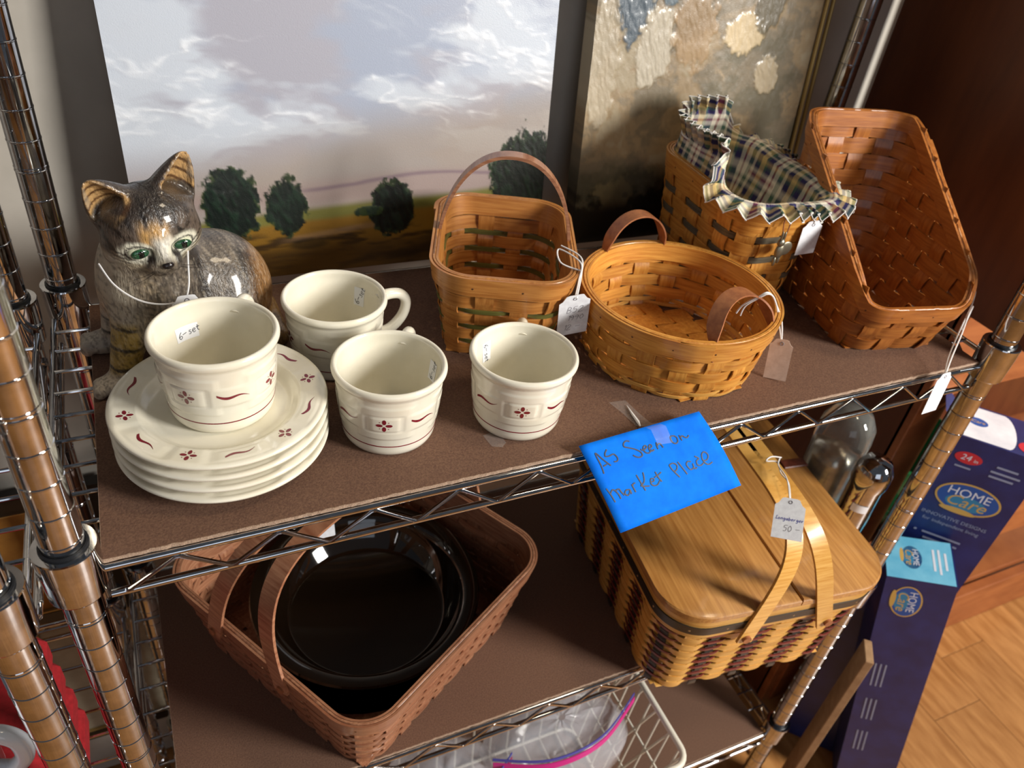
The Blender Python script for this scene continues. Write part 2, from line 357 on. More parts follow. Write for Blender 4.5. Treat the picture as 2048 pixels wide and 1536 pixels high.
make_post(-3.86, 30.1, 'chrome ringed rear post of the neighbouring rack at far left')
COLLAR = [(1.44, -.7), (1.46, -.3), (1.88, -.3), (1.92, -.42), (1.9, -1.5), (1.84, -3.0), (1.78, -4.45), (1.74, -4.55), (1.4, -4.55)]
def make_shelf(z0, x0, x1, y0, y1, label, sides='FBLR', wires=True):
    dz = z0-Z0; t = thing('wire_shelf', ((x0+x1)/2, (y0+y1)/2, z0-2.6), label, 'wire shelf', 'chrome wire shelves'); B = loc_of(t)
    a = None
    for x in (x0, x1):
        for y in (y0, y1):
            if a is None:
                a = mesh('collar', *lathe(COLLAR, 48), 'chrome', t, 14); a.location = ((x-B[0])*S, (y-B[1])*S, (dz-B[2])*S)
                b = mesh('sleeve', *lathe([(1.29, -.6), (1.29, -.12), (1.44, -.12), (1.46, -.6)], 32), 'black_plastic', t); b.location = a.location
            else:
                for q in (a, b): dup_part(q, t, (x-B[0], y-B[1], dz-B[2]))
    def truss(p, q, nrm_):
        p = np.array(p, float); q = np.array(q, float); L = np.linalg.norm(q-p); d = (q-p)/L; g = 1.75
        zt, zbm = z0, z0-2.65
        for zz in (zt, zbm):
            mesh('rail_wire', *tube([np.array([*(p+d*g), zz])-B, np.array([*(q-d*g), zz])-B], .3, 10), 'chrome', t)
        n = max(2, int(round((L-2*g-2)/3.45))); P = []
        for i in range(n+1):
            c = p+d*(g+1+(L-2*g-2)*i/n); zz = (zt-.25 if i % 2 else zbm+.25)
            for e in (-.18, .18): P.append(np.array([*(c+d*e+np.array(nrm_)*.22), zz])-B)
        mesh('zigzag_wire', *tube(P, .17, 8), 'chrome', t)
    if 'F' in sides: truss((x0, y0), (x1, y0), (0, -1))
    if 'B' in sides: truss((x0, y1), (x1, y1), (0, 1))
    if 'L' in sides: truss((x0-1.3, y0), (x0-1.3, y1), (-1, 0))
    if 'R' in sides: truss((x1+1.3, y0), (x1+1.3, y1), (1, 0))
    if wires:
        w0 = None; y = y0+1.25
        while y < y1-.5:
            if w0 is None:
                w0 = mesh('deck_wire', *tube([(x0-1.3-B[0], 0, 0), (x1+1.3-B[0], 0, 0)], .17, 8), 'chrome', t); w0.location = (0, (y-B[1])*S, (z0+.12-B[2])*S)
            else: dup_part(w0, t, (0, y-B[1], z0+.12-B[2]))
            y += 3.05
        for xx in np.linspace(x0+14, x1-14, 3):
            mesh('cross_brace', *tube([(xx-B[0], y0-B[1], z0-.35-B[2]), (xx-B[0], y1-B[1], z0-.35-B[2])], .22, 8), 'chrome', t)
    return t
make_shelf(Z0, 0, RW, 0, RD, 'chrome wire shelf carrying the mugs, cat and small baskets')
make_shelf(Z0-DH, 0, RW, 0, RD, 'chrome wire shelf below, carrying the pie dish and picnic baskets')
make_shelf(Z0-DH-36, 0, RW, 0, RD, 'lowest chrome wire shelf, under the white wire basket')
make_shelf(Z0+.3, -91, -3.86, -2.52, 30.1, 'chrome wire shelf of the neighbouring rack at the left edge')
make_shelf(Z0-DH-2, -91, -3.86, -2.52, 30.1, 'lower wire shelf of the neighbouring rack with the red cloth')
def make_board(z, x0, x1, y0, y1, label):
    t = thing('shelf_board', ((x0+x1)/2, (y0+y1)/2, z-.3), label, 'shelf board')
    wpart('sheet', bbox(x0, x1, y0, y1, z-.3, z), 'hardboard', t)
    xs = np.linspace(x0, x1, 260); rg = np.random.default_rng(5)
    P = np.stack([xs, y0+rg.normal(0, .022, 260)-.02, z-.15+rg.normal(0, .012, 260)], 1)
    wpart('frayed_edge', ribbon(P, (0, 0, 1), (0, 1, 0), .29+rg.normal(0, .02, 260), .08), 'hardboard_edge', t)
    P = np.stack([0*xs+x0-.01, np.linspace(y0, y1, 260), 0*xs+z-.15], 1)
    wpart('side_edge', ribbon(P, (0, 0, 1), (1, 0, 0), .29, .05), 'hardboard_edge', t)
    return t
make_board(ZB, 1.75, 85.2, .15, 31.9, 'brown hardboard sheet on the upper wire shelf under the mugs')
make_board(ZL-36, 1.6, 85.0, .15, 31.9, 'brown hardboard sheet on the lowest shelf under the wire basket')
make_board(ZL, 1.6, 85.0, .15, 31.9, 'brown hardboard sheet on the lower wire shelf under the pie basket')

# ============================================================ mugs and plates
def relief(th, z, a0):
    """raised woven-splint pattern"""
    d = 0
    for i in range(4):
        f = (th-a0-i*pi/2+pi) % (2*pi)-pi; s = (th-a0-i*pi/2-pi/4+pi) % (2*pi)-pi
        sq = lambda x, w, e: sstep(w+e, w-e, np.abs(x))
        d = d+.11*sq(f, radians(17), .03)*sq(z-3.55, .72, .07)
        d = d+.075*sq(f, radians(31), .03)*(sq(z-4.75, .4, .07)+sq(z-2.35, .4, .07))
        d = d+.09*sq(s, radians(24), .03)*sq(z-3.55, .8, .07)
    return d
def r_out(z): return np.interp(z, [0, .12, .5, 2, 4, 5.6, 5.95], [3.35, 3.55, 3.72, 3.86, 4.03, 4.14, 4.17])
def r_in(z): return np.interp(z, [.55, .8, 1.5, 6.2], [2.9, 3.3, 3.45, 4.02])
def flower(fn, s=1., h=.012):
    mb = MB()
    for i in range(4):
        a = i*pi/2; P = [(s*(.07+.34*(1-cos(t))/2)*cos(a)-s*.1*sin(t)*sin(a), s*(.07+.34*(1-cos(t))/2)*sin(a)+s*.1*sin(t)*cos(a)) for t in np.linspace(0, 2*pi, 14, endpoint=False)]
        mb.add([fn(u, v, h) for u, v in P], [tuple(range(14))])
        b = a+pi/4; c = (s*.31*cos(b), s*.31*sin(b)); P = [(c[0]+s*.03*cos(t), c[1]+s*.03*sin(t)) for t in np.linspace(0, 2*pi, 8, endpoint=False)]
        mb.add([fn(u, v, h) for u, v in P], [tuple(range(8))])
    return mb
def swoosh(fn, s=1., flip=1, h=.012):
    t = np.linspace(0, 1, 16); x = (t-.5)*1.25*s; y = flip*s*(.26*(t-.5)+.09*np.sin(2*pi*t)); w = s*(.085*np.sin(pi*np.clip(t*.9+.12, 0, 1))**.6*(1-t*.75)+.006)
    V = [fn(a, b-c, h) for a, b, c in zip(x, y, w)]+[fn(a, b+c, h) for a, b, c in zip(x, y, w)]
    return MB().add(V, [(i, i+1, 17+i, 16+i) for i in range(15)])
def make_mug(pos, a0, ah, label, stick, txt='6- set'):
    """a0: angle of a flower, ah: angle of the handle; stick: (angle, z, w, h, text turn)"""
    t = thing('mug', pos, label, 'mug', 'cream mugs with red flowers')
    n = 120; th = np.arange(n)*2*pi/n; V = []; zs = np.concatenate([[0, .12, .3, .5], np.linspace(.7, 5.6, 46), [5.75]])
    rows = [(r_out(z)+relief(th, z, a0) if .7 < z < 5.6 else r_out(z)+0*th, z) for z in zs]
    rows = [(np.zeros(n)+.001, .1), (np.zeros(n)+3.0, .1), (np.zeros(n)+3.2, 0)]+rows
    for a in np.linspace(-.35*pi, .95*pi, 12): rows.append((0*th+4.24+.245*cos(a), 6.3+.34*sin(a)))
    for z in np.linspace(6.1, .8, 14): rows.append((0*th+r_in(z), z))
    rows += [(0*th+3.0, .6), (0*th+2.0, .52), (0*th+.001, .5)]
    P = np.stack([np.stack([r*np.cos(th), r*np.sin(th), 0*th+z], -1) for r, z in rows]); m_ = len(rows)
    F = [(i*n+j, i*n+(j+1) % n, (i+1)*n+(j+1) % n, (i+1)*n+j) for i in range(m_-1) for j in range(n)]
    mesh('body', P.reshape(-1, 3), F, 'ceramic', t, 60)
    surf = lambda ac, zc: (lambda u, v, h: ((r_out(zc+v)+relief(ac+u/4, zc+v, a0)+h)*cos(ac+u/4), (r_out(zc+v)+relief(ac+u/4, zc+v, a0)+h)*sin(ac+u/4), zc+v))
    for i in range(4):
        flower(surf(a0+i*pi/2, 3.55), 1.5).mk('flower_motif', 'red_glaze', t, None)
        swoosh(surf(a0+i*pi/2+pi/4, 3.6), 1.75, 1 if i % 2 else -1).mk('leaf_motif', 'red_glaze', t, None)
    mesh('red_line', *ribbon([((r_out(1.15)+.005)*cos(a), (r_out(1.15)+.005)*sin(a), 1.15) for a in th], (0, 0, 1), np.stack([np.cos(th), np.sin(th), 0*th], 1), .09, .02, True), 'red_glaze', t)
    hp = smooth_path([(4.1, 5.25), (4.9, 5.6), (6.1, 5.4), (6.75, 4.5), (6.45, 3.1), (5.3, 1.95), (3.78, 1.6)], 6)
    P = [(r*cos(ah), r*sin(ah), z) for r, z in hp]; k_ = len(P)
    mesh('handle', *tube(P, .48+.06*np.abs(np.linspace(-1, 1, k_))**3, 14), 'ceramic', t, 60)
    sa, sz, sw, sh, turn = stick
    def inn(u, v, h): r = r_in(sz+v)-h; return (r*cos(sa-u/3.8), r*sin(sa-u/3.8), sz+v)
    ww = np.linspace(-sw/2, sw/2, 7)
    P = np.array([[inn(u, v, .02) for u in ww] for v in np.linspace(-sh/2, sh/2, 4)]); V, F = grid(P); P2 = np.array([[inn(u, v, .005) for u in ww] for v in np.linspace(-sh/2, sh/2, 4)])
    sk = mesh('price_sticker', *grid(P), 'paper', t, 180)
    L = write(txt, -.75, -.25, .5, adv=.62)
    c, s_ = cos(turn), sin(turn); L = [[(x*c-y*s_, x*s_+y*c) for x, y in l] for l in L]
    strokes(L, inn, .045, .035).mk('handwriting', 'ink', sk, None)
    return t
MUG = {'A': (10.96, 9.5, 1.2), 'B': (21.45, 18.0, ZB), 'C': (23.18, 7.6, ZB), 'D': (33.98, 6.1, ZB)}
R_ = radians
make_mug(MUG['A'], R_(-128), R_(62), 'cream mug with red flowers standing on the stack of plates', (R_(116), 4.4, 1.8, 1.15, R_(10)))
make_mug(MUG['B'], R_(-170), R_(8), 'cream mug nearest the painting, its handle showing at the right', (R_(42), 4.5, 1.05, 1.75, R_(68)))
make_mug(MUG['C'], R_(-112), R_(58), 'cream mug on the board just right of the plate stack', (R_(8), 4.5, 1.05, 1.75, R_(80)))
make_mug(MUG['D'], R_(-112), R_(66), 'cream mug standing alone between the small baskets and the shelf edge', (R_(118), 4.6, 1.05, 1.8, R_(-85)))
def p_r(z): return z
def make_plate(z, idx, label, rot):
    t = thing('plate', (10.8, 9.3, z), label, 'plate', 'stacked cream plates')
    n = 144; th = np.arange(n)*2*pi/n
    prof = [(.001, .3), (3.9, .3), (4.1, 0), (4.5, 0), (4.75, .25), (5.5, .55), (6.6, .85), (7.45, 1.1), (7.68, 1.22), (7.72, 1.36), (7.62, 1.48), (7.4, 1.5)]
    prof += [(r, 1.48-.2*(7.4-r)/1.7) for r in np.linspace(7.3, 5.75, 14)]+[(5.5, 1.15), (5.2, .85), (4.9, .68), (4.5, .62), (2, .6), (.001, .6)]
    rows = []
    for i, (r, zz) in enumerate(prof):
        d = 0*th
        if 11 < i < 27:
            for q in range(6):
                f = (th-rot-q*pi/3+pi) % (2*pi)-pi; s_ = (th-rot-q*pi/3-pi/6+pi) % (2*pi)-pi
                d = d+.06*sstep(.19, .16, np.abs(f))*sstep(.95, .8, abs(r-6.5))+.045*sstep(.26, .23, np.abs(s_))*sstep(.6, .5, abs(r-6.6))
        rows.append(np.stack([r*np.cos(th), r*np.sin(th), zz+d], -1))
    P = np.array(rows); F = [(i*n+j, i*n+(j+1) % n, (i+1)*n+(j+1) % n, (i+1)*n+j) for i in range(len(prof)-1) for j in range(n)]
    mesh('dish', P.reshape(-1, 3), F, 'ceramic', t, 60)
    if idx == 3:
        for q in range(6):
            def fn(u, v, h, a=rot+q*pi/3): r = 6.5+v; return (r*cos(a+u/6.5), r*sin(a+u/6.5), 1.37+.055+h+.118*(v)+.01)
            flower(fn, 1.4).mk('flower_motif', 'red_glaze', t, None)
            def fn2(u, v, h, a=rot+q*pi/3+pi/6): r = 6.55+v; return (r*cos(a+u/6.5), r*sin(a+u/6.5), 1.37+.045+h+.118*(v)+.01)
            swoosh(fn2, 1.65, 1 if q % 2 else -1).mk('leaf_motif', 'red_glaze', t, None)
    return t
for i, w_ in enumerate(['bottom', 'second', 'third', 'top']):
    make_plate(ZB+i*1.05, i, {'bottom': 'cream plate at the bottom of the stack, resting on the brown board', 'second': 'cream plate second from the bottom of the stack', 'third': 'cream plate just under the top plate of the stack', 'top': 'top cream plate with red flowers around its rim, under a mug'}[w_], R_(-116))

# ============================================================ baskets
def rrect(w, d, r, us):
    """rounded rectangle: positions and outward normals at perimeter fractions us, from the middle of the front side, counter-clockwise"""
    w = np.broadcast_to(w, us.shape); d = np.broadcast_to(d, us.shape); r = np.minimum(np.broadcast_to(r, us.shape), np.minimum(w, d)/2-1e-4)
    a = w/2-r; b = d/2-r; q = pi*r/2; Lh = [a, q, 2*b, q, 2*a, q, 2*b, q, a]; T = sum(Lh); s = (us % 1.)*T
    x = np.zeros_like(s); y = np.zeros_like(s); nx = np.zeros_like(s); ny = np.zeros_like(s); acc = 0*s
    cen = [(a, -b, -pi/2), (a, b, 0), (-a, b, pi/2), (-a, -b, pi)]
    for k in range(9):
        t = s-acc; on = (t >= -1e-9) & (t <= Lh[k]+1e-9)
        if k % 2:
            cx, cy, a0 = cen[k//2]; an = a0+t/np.maximum(r, 1e-6); X = cx+r*np.cos(an); Y = cy+r*np.sin(an); NX = np.cos(an); NY = np.sin(an)
        else:
            j = k//2
            X, Y, NX, NY = [(t, -b-r, 0*t, 0*t-1), (a+r, -b+t, 0*t+1, 0*t), (a-t, b+r, 0*t, 0*t+1), (-a-r, b-t, 0*t-1, 0*t), (-a+t, -b-r, 0*t, 0*t-1)][j]
        x = np.where(on, X, x); y = np.where(on, Y, y); nx = np.where(on, NX, nx); ny = np.where(on, NY, ny); acc = acc+Lh[k]
    return x, y, nx, ny
class Shape:
    def __init__(s, wt, dt, rt, wb, db, rb, H, rim=None, curve=1.0, dims=None):
        s.dims = dims; s.t = (wt, dt, rt); s.b = (wb, db, rb); s.H = H; s.rim = rim or (lambda u: H+0*u); s.curve = curve
    def __call__(s, u, z, off=0.):
        u = np.asarray(u, float); z = np.broadcast_to(np.asarray(z, float), u.shape); f = np.clip(z/s.H, -.1, 1.2); f = np.sign(f)*np.abs(f)**s.curve
        if s.dims:
            w, d, r, yc = s.dims(z); x, y, nx, ny = rrect(w, d, r, u); y = y+yc
        else: x, y, nx, ny = rrect(s.b[0]+(s.t[0]-s.b[0])*f, s.b[1]+(s.t[1]-s.b[1])*f, s.b[2]+(s.t[2]-s.b[2])*f, u)
        N = np.stack([nx, ny, 0*nx], -1); return np.stack([x, y, z+0*x], -1)+N*np.asarray(off)[..., None] if np.ndim(off) else np.stack([x, y, z+0*x], -1)+N*off, N
def make_basket(name, pos, rz, sh, nup, rows, label, up_mat, up_w, amp=.13, th=.13, band=None, band_mat='honey_h', band_in=True, group='woven splint baskets', cat='basket', base_mat=None, phase0=0, seam=.0, lens=0., nails=0, base_step=None, same_phase=False):
    """rows: list of (z_low, z_high, material, phase or None)"""
    t = thing(name, pos, label, cat, group, rz)
    K = nup*10; us = np.arange(K)/K; zc = [(a+b)/2 for a, b, *_ in rows]
    for k, (a, b, mt, ph) in enumerate(rows):
        p_ = (k if ph is None else ph)+phase0; wv = np.sin(pi*(us*nup+p_)); o = amp*np.tanh(2.*wv)/np.tanh(2.)
        ok = sh.rim(us) > b+.15
        if ok.all(): runs = [(us, o, True)]
        elif not ok.any(): continue
        else:
            s0 = int(np.argmax(~ok)); idx = np.roll(np.arange(K), -s0); runs = []; cur = []
            for i in idx:
                if ok[i]: cur.append(i)
                elif cur: runs.append((us[cur], o[cur], False)); cur = []
            if cur: runs.append((us[cur], o[cur], False))
        for uu, oo, cl in runs:
            if len(uu) < 4: continue
            P, N = sh(uu, (a+b)/2, oo); lo, _ = sh(uu, a, oo); hi, _ = sh(uu, b, oo); wd = nrm(hi-lo)
            w_ = (b-a)*(1-lens+lens*np.abs(np.sin(pi*(uu*nup+p_)))) if lens else (b-a)
            mesh('weaver', *ribbon(P, wd, N, w_, th, cl), mt, t, 50)
    zk = np.linspace(-.02, 1, 40)
    pitch = np.mean(np.diff(zc)) if len(zc) > 1 else 2.; order = np.array(zc)
    for j in range(nup):
        u = (j+.5)/nup; top = float(sh.rim(np.array([u]))[0])-.1; zz = np.linspace(.0, top, max(12, int(top/.28)))
        sg = np.array([(-1.)**(j+((k if rows[k][3] is None else rows[k][3])+phase0)) for k in range(len(rows))])
        o = -amp*np.interp(zz, order, sg)
        m_ = up_mat if isinstance(up_mat, str) else up_mat[j % len(up_mat)]
        w_ = up_w if not isinstance(up_w, (list, tuple)) else up_w[j % len(up_w)]
        P, N = sh(np.full(len(zz), u), zz, o); Tn = np.stack([-N[:, 1], N[:, 0], 0*N[:, 0]], 1)
        f = .82+.18*np.clip(zz/sh.H, 0, 1); mesh('upright', *ribbon(P, Tn, N, w_*f, th), m_, t, 50)
    # woven base
    wb, db, rb = sh.b; bm = base_mat or (up_mat if isinstance(up_mat, str) else up_mat[0]); st = base_step or up_w*1.5 if not isinstance(up_w, (list, tuple)) else base_step
    for ax in (0, 1):
        L_, D_ = (wb, db) if ax == 0 else (db, wb); n = max(2, int(L_/st))
        for i in range(n):
            c = -L_/2+L_*(i+.5)/n; half = D_/2-.1
            if rb > min(wb, db)*.4: half = math.sqrt(max((min(wb, db)/2)**2-c*c, .2))-.7
            elif abs(c) > L_/2-rb: half = D_/2-rb+math.sqrt(max(rb*rb-(abs(c)-L_/2+rb)**2, 0))-.1
            q = np.linspace(-half, half, 24); zz = .16+.07*np.sin(pi*q/(L_/n)+i*pi+ax*pi)
            P = np.stack([0*q+c, q, zz], 1) if ax == 0 else np.stack([q, 0*q+c, zz], 1)
            mesh('base_splint', *ribbon(P, (1, 0, 0) if ax == 0 else (0, 1, 0), (0, 0, 1), L_/n*.86, .1), bm, t, 50)
    if band:
        hb, tb = band; K = 240; uu = np.arange(K)/K
        for sgn, nm in (((1, 'outer_rim_band'), (-1, 'inner_rim_band')) if band_in else ((1, 'outer_rim_band'),)):
            off = sgn*(amp+th/2+tb/2); zr = sh.rim(uu)
            u2 = np.linspace(0, 1.0+.05, K) if sgn > 0 else uu; z2 = sh.rim(u2 % 1.)
            of = off+sgn*np.where(u2 > 1.0-.01, np.minimum((u2-.99)*30, 1)*tb*.95, 0) if sgn > 0 else off+0*u2
            P, N = sh((u2+seam) % 1., sh.rim((u2+seam) % 1.)-hb/2, of); hi, _ = sh((u2+seam) % 1., sh.rim((u2+seam) % 1.), of)
            wd = nrm(hi-P); mesh(nm, *ribbon(P, wd, N, hb, tb, sgn < 0), band_mat, t, 50)
        P, N = sh(uu, sh.rim(uu)-.14, 0.); mesh('rim_filler', *tube(P, amp+th*.5, 6, True), band_mat.replace('_h', '_v'), t, 60)
        for i in range(nails):
            u = np.array([(i+.37)/nails]); P, N = sh(u, sh.rim(u)-hb*.55, amp+th/2+tb); P, N = P[0], N[0]; T_ = np.array([-N[1], N[0], 0]); Z_ = np.array([0, 0, 1.])
            V = [P+.11*(cos(a)*T_+sin(a)*Z_) for a in np.linspace(0, 2*pi, 8, endpoint=False)]+[P+N*.05]
            mesh('nail', V, [(q, (q+1) % 8, 8) for q in range(8)], 'nail', t, 180)
    return t
def hoop(A, B, H, tilt, n=40, sq=2.6):
    """arch from A to B, rising H, leaning by vector tilt at the top"""
    A = np.array(A, float); B = np.array(B, float); tt = np.linspace(pi, 0, n); c = np.cos(tt); s = np.sin(tt)
    x = np.sign(c)*np.abs(c)**(2/sq); z = np.abs(s)**(2/sq)
    return (A+B)/2+np.outer(x, (B-A)/2)+np.outer(z, np.array([0, 0, H])+np.array(tilt))
def strap(P, wdir, w, t):
    P = np.asarray(P, float); T = nrm(np.gradient(P, axis=0)); wd = nrm(np.array(wdir, float)-T*(T@np.array(wdir, float))[:, None]); nd = np.cross(T, wd)
    return ribbon(P, wd, nd, w, t)

# small square handled basket
E_POS = (38.35, 20.9, ZB); E_RZ = R_(-23)
shE = Shape(12.7, 17.0, 3.4, 9.8, 14.0, 2.2, 9.1)
rowsE = [(.2, 1.4, 'amber_h', None), (1.48, 1.93, 'green_h', None), (2.0, 3.2, 'amber_h', None), (3.28, 3.73, 'green_h', None), (3.8, 5.0, 'amber_h', None), (5.08, 5.53, 'green_h', None), (5.6, 7.0, 'amber_h', None)]
tE = make_basket('square_basket', E_POS, E_RZ, shE, 16, rowsE, 'small square woven basket with a fixed arched handle behind the lone mug', 'amber_v', 1.75, amp=.12, band=(1.9, .22), band_mat='amber_h', nails=12, seam=.62)
P = hoop((-6.3, .6, 6.2), (6.3, .6, 6.2), 10.4, (0, 0, 0), 50, 2.15)
mesh('handle', *strap(P, (0, 1, 0), 1.35, .3), 'russet_h', tE, 50)
# round basket with two ears
F_POS = (52.7, 11.3, ZB)
shF = Shape(18.4, 18.4, 9.19, 16.2, 16.2, 8.09, 6.95, curve=.7)
rowsF = [(.15, .5, 'straw_h', None), (.55, .95, 'straw_h', None), (1.05, 2.2, 'honey_h', None), (2.28, 3.45, 'honey_h', None), (3.52, 4.7, 'honey_h', None), (4.78, 5.5, 'honey_h', None)]
tF = make_basket('round_basket', F_POS, R_(0), shF, 18, rowsF, 'shallow round honey-coloured basket with two small ear handles', 'honey_v', 1.75, amp=.14, band=(1.75, .2), band_mat='honey_h', nails=16, seam=.905, base_step=2.2)
def ear(a, span, H, lean, nm='ear_handle'):
    r = 9.15; A = np.array([r*cos(a-span), r*sin(a-span), 5.8]); B = np.array([r*cos(a+span), r*sin(a+span), 5.8]); d = np.array([cos(a), sin(a), 0])
    P = hoop(A, B, H, d*lean, 36, 2.1); P = np.concatenate([[A-[0, 0, .8]], P, [B-[0, 0, .8]]])
    k_ = len(P); mesh(nm, *strap(P, d, .3+1.25*sstep(0, .2, np.minimum(np.linspace(0, 1, k_), np.linspace(1, 0, k_))), .16), 'leather_tan', tF, 50)
ear(R_(91), R_(23), 4.6, .3); ear(R_(-79), R_(25), 4.0, -2.2)
# tall basket with plaid liner
G_POS = (66.4, 22.3, ZB); G_RZ = R_(-3)
shG = Shape(11.2, 17.6, 3.6, 8.6, 14.2, 2.4, 13.0)
rowsG = [(.2, 1.6, 'honey_h', None), (1.72, 2.42, 'grey_h', None), (2.55, 4.0, 'honey_h', None), (4.12, 4.82, 'grey_h', None), (4.95, 6.4, 'honey_h', None), (6.52, 7.22, 'grey_h', None), (7.35, 8.8, 'honey_h', None), (8.92, 9.62, 'grey_h', None), (9.72, 11.3, 'honey_h', None)]
tG = make_basket('lined_basket', G_POS, G_RZ, shG, 18, rowsG, 'tall rounded basket with grey weavers and a plaid cloth liner', 'honey_v', 2.1, amp=.13, band=(1.9, .2), band_mat='honey_h', nails=14, seam=.4)
# tall-backed sloped basket
H_POS = (78.4, 13.0, ZB); H_RZ = R_(-11)
def dimsH(z):
    a = np.clip(z/6.5, -.1, 1.); b = np.clip(z/18.7, -.1, 1.); a = np.where(a > 0, np.abs(a)**.8, a)
    w = 10.8+2.5*a+.3*b; y0 = -8.2-2.15*a; y1 = 8.2+2.15*b; return w, y1-y0, 2.4+1.0*a, (y0+y1)/2
def rimH(u):
    x, y, _, _ = rrect(13.4, 20.7, 3.2, np.asarray(u, float)); f = (y+10.35)/20.7
    return 6.2+12.6*np.where(f > 0, sstep(.0, .16, f)*.10+.90*np.clip((f-.06)/.86, 0, 1)**1.0, 0)-.5*sstep(.9, 1., f)*0
shH = Shape(13.4, 20.7, 3.4, 10.8, 16.4, 2.4, 18.7, rim=rimH, dims=dimsH)
rowsH = [(.15+1.75*i, 1.8+1.75*i, 'sienna_h', None) for i in range(10)]
tH = make_basket('sloped_basket', H_POS, H_RZ, shH, 20, rowsH, 'large reddish-brown basket with a tall back sloping to a low front', 'sienna_v', 2.0, amp=.14, band=(1.7, .24), band_mat='sienna_h', nails=16, seam=.3)
# big square swing-handle basket on the lower shelf
I_C = (23.6, 10.6); I_RZ = R_(30)
I_POS = (23.4, 16.6, ZL); shI = Shape(29.8, 29.8, 4.2, 25.4, 25.4, 3.0, 11.8)
rowsI = [(.1+.96*i, 1.0+.96*i, 'russet_h', None) for i in range(10)]
tI = make_basket('pie_basket', I_POS, I_RZ, shI, 36, rowsI, 'wide square reddish basket holding a dark glass pie dish', 'russet_v', 1.9, amp=.12, band=(2.2, .22), band_mat='russet_h', nails=20, seam=.55)
for q in (-4.3, 5.8):
    P = hoop((-15.3, q, 9.3), (15.3, q, 9.3), 14.0, (0, -3.2 if q > 0 else 3.6, 0), 60, 3.6)
    h_ = mesh('swing_handle', *strap(P, (0, 1, 0), 1.9, .3), 'russet_h', tI, 50)
    for sx in (-1, 1): mesh('rivet', *tube([(sx*14.8, q, 9.7), (sx*15.65, q, 9.7)], .42, 14), 'leather_tan', h_)
mesh('liner', *lathe([(0, .3), (11.8, .3)], 40), 'black_h', tI)
# picnic basket with lid
J_RZ = R_(-7.5); J_POS = (65.4, 8.9, ZL)
shJ = Shape(26.8, 31.0, 4.6, 23.6, 27.4, 3.2, 15.2)
rowsJ = []
for i in range(8): rowsJ += [(.15+1.42*i, 1.32+1.42*i, 'straw_h', 0), (1.22+1.42*i, 1.62+1.42*i, 'wine_h', 1)]
rowsJ = sorted(rowsJ)
tJ = make_basket('picnic_basket', J_POS, J_RZ, shJ, 36, rowsJ, 'lidded oak-topped picnic basket with black and wine-red weave', ['straw_v', 'black_v'], [1.7, 1.15], amp=.2, th=.14, band=None, lens=.35, base_step=2.6, base_mat='straw_v')
def around(sh, z0, z1, off, tb, mt, nm, n=200):
    uu = np.arange(n)/n; P, N = sh(uu, (z0+z1)/2, off); lo, _ = sh(uu, z0, off); hi, _ = sh(uu, z1, off); return mesh(nm, *ribbon(P, nrm(hi-lo), N, z1-z0, tb, True), mt, tJ, 50)
around(shJ, 11.9, 15.1, .3, .2, 'straw_h', 'rim_band'); bb_ = around(shJ, 12.7, 14.0, .47, .14, 'black_h', 'black_band'); around(shJ, 11.9, 15.1, -.25, .2, 'straw_h', 'inner_rim_band')
for i in range(26):
    u = np.array([(i+.3)/26]); P, N = shJ(u, 13.35, .54); P, N = P[0], N[0]; T_ = np.array([-N[1], N[0], 0])
    V = [P+.14*(cos(a)*T_+sin(a)*np.array([0, 0, 1.])) for a in np.linspace(0, 2*pi, 8, endpoint=False)]+[P+N*.07]; mesh('tack', V, [(q, (q+1) % 8, 8) for q in range(8)], 'nail_brass', bb_, 180)
def lid(x0, x1, nm):
    uu = np.linspace(0, 1, 161)[:-1]; x, y, _, _ = rrect(28.0, 32.0, 5.0, uu); pts = [(a, b) for a, b in zip(x, y)]
    out = []; n = len(pts)                                   # clip to the strip x0..x1
    for i in range(n):
        p, q = pts[i], pts[(i+1) % n]; inp = x0 <= p[0] <= x1; inq = x0 <= q[0] <= x1
        if inp: out.append(p)
        if inp != inq:
            e = x0 if (p[0] < x0) != (q[0] < x0) else x1; f = (e-p[0])/(q[0]-p[0]); out.append((e, p[1]+f*(q[1]-p[1])))
    V = []; cx = np.mean([p[0] for p in out]); cy = np.mean([p[1] for p in out]); m_ = len(out)
    for ins, z in ((.0, 15.25), (0, 15.95), (.015, 16.1)):
        V += [(p[0]+(cx-p[0])*ins, p[1]+(cy-p[1])*ins, z) for p in out]
    F = [tuple(range(m_))[::-1], tuple(range(2*m_, 3*m_))]+[(k*m_+i, k*m_+(i+1) % m_, (k+1)*m_+(i+1) % m_, (k+1)*m_+i) for k in range(2) for i in range(m_)]
    return mesh(nm, V, F, 'oak', tJ, 35)
lidL = lid(-14.1, 1.2, 'lid'); lidR = lid(1.35, 14.1, 'lid')
for y in (3.4, 12.8):
    mesh('leather_tab', *bev_box((12.4, y, 16.25), (3.6, 1.5, .3), .12), 'leather', lidR)
mesh('leather_tab', *bev_box((-13.2, 12, 16.1), (2.6, 1.5, .3), .12), 'leather', lidL)
for q, tl in ((-4.4, 1.8), (6.0, -7.2)):
    P = hoop((q, -16.1, 10.7), (q, 16.1, 10.7), 16.0, (tl+.8, 0, 0), 90, 5.5)
    h_ = mesh('swing_handle', *strap(P, (1, 0, 0), 1.9, .34), 'straw_h', tJ, 50)
    for sy in (-1, 1): mesh('rivet', *tube([(q, sy*15.8, 11.5), (q, sy*16.6, 11.5)], .5, 14), 'leather_tan', h_)
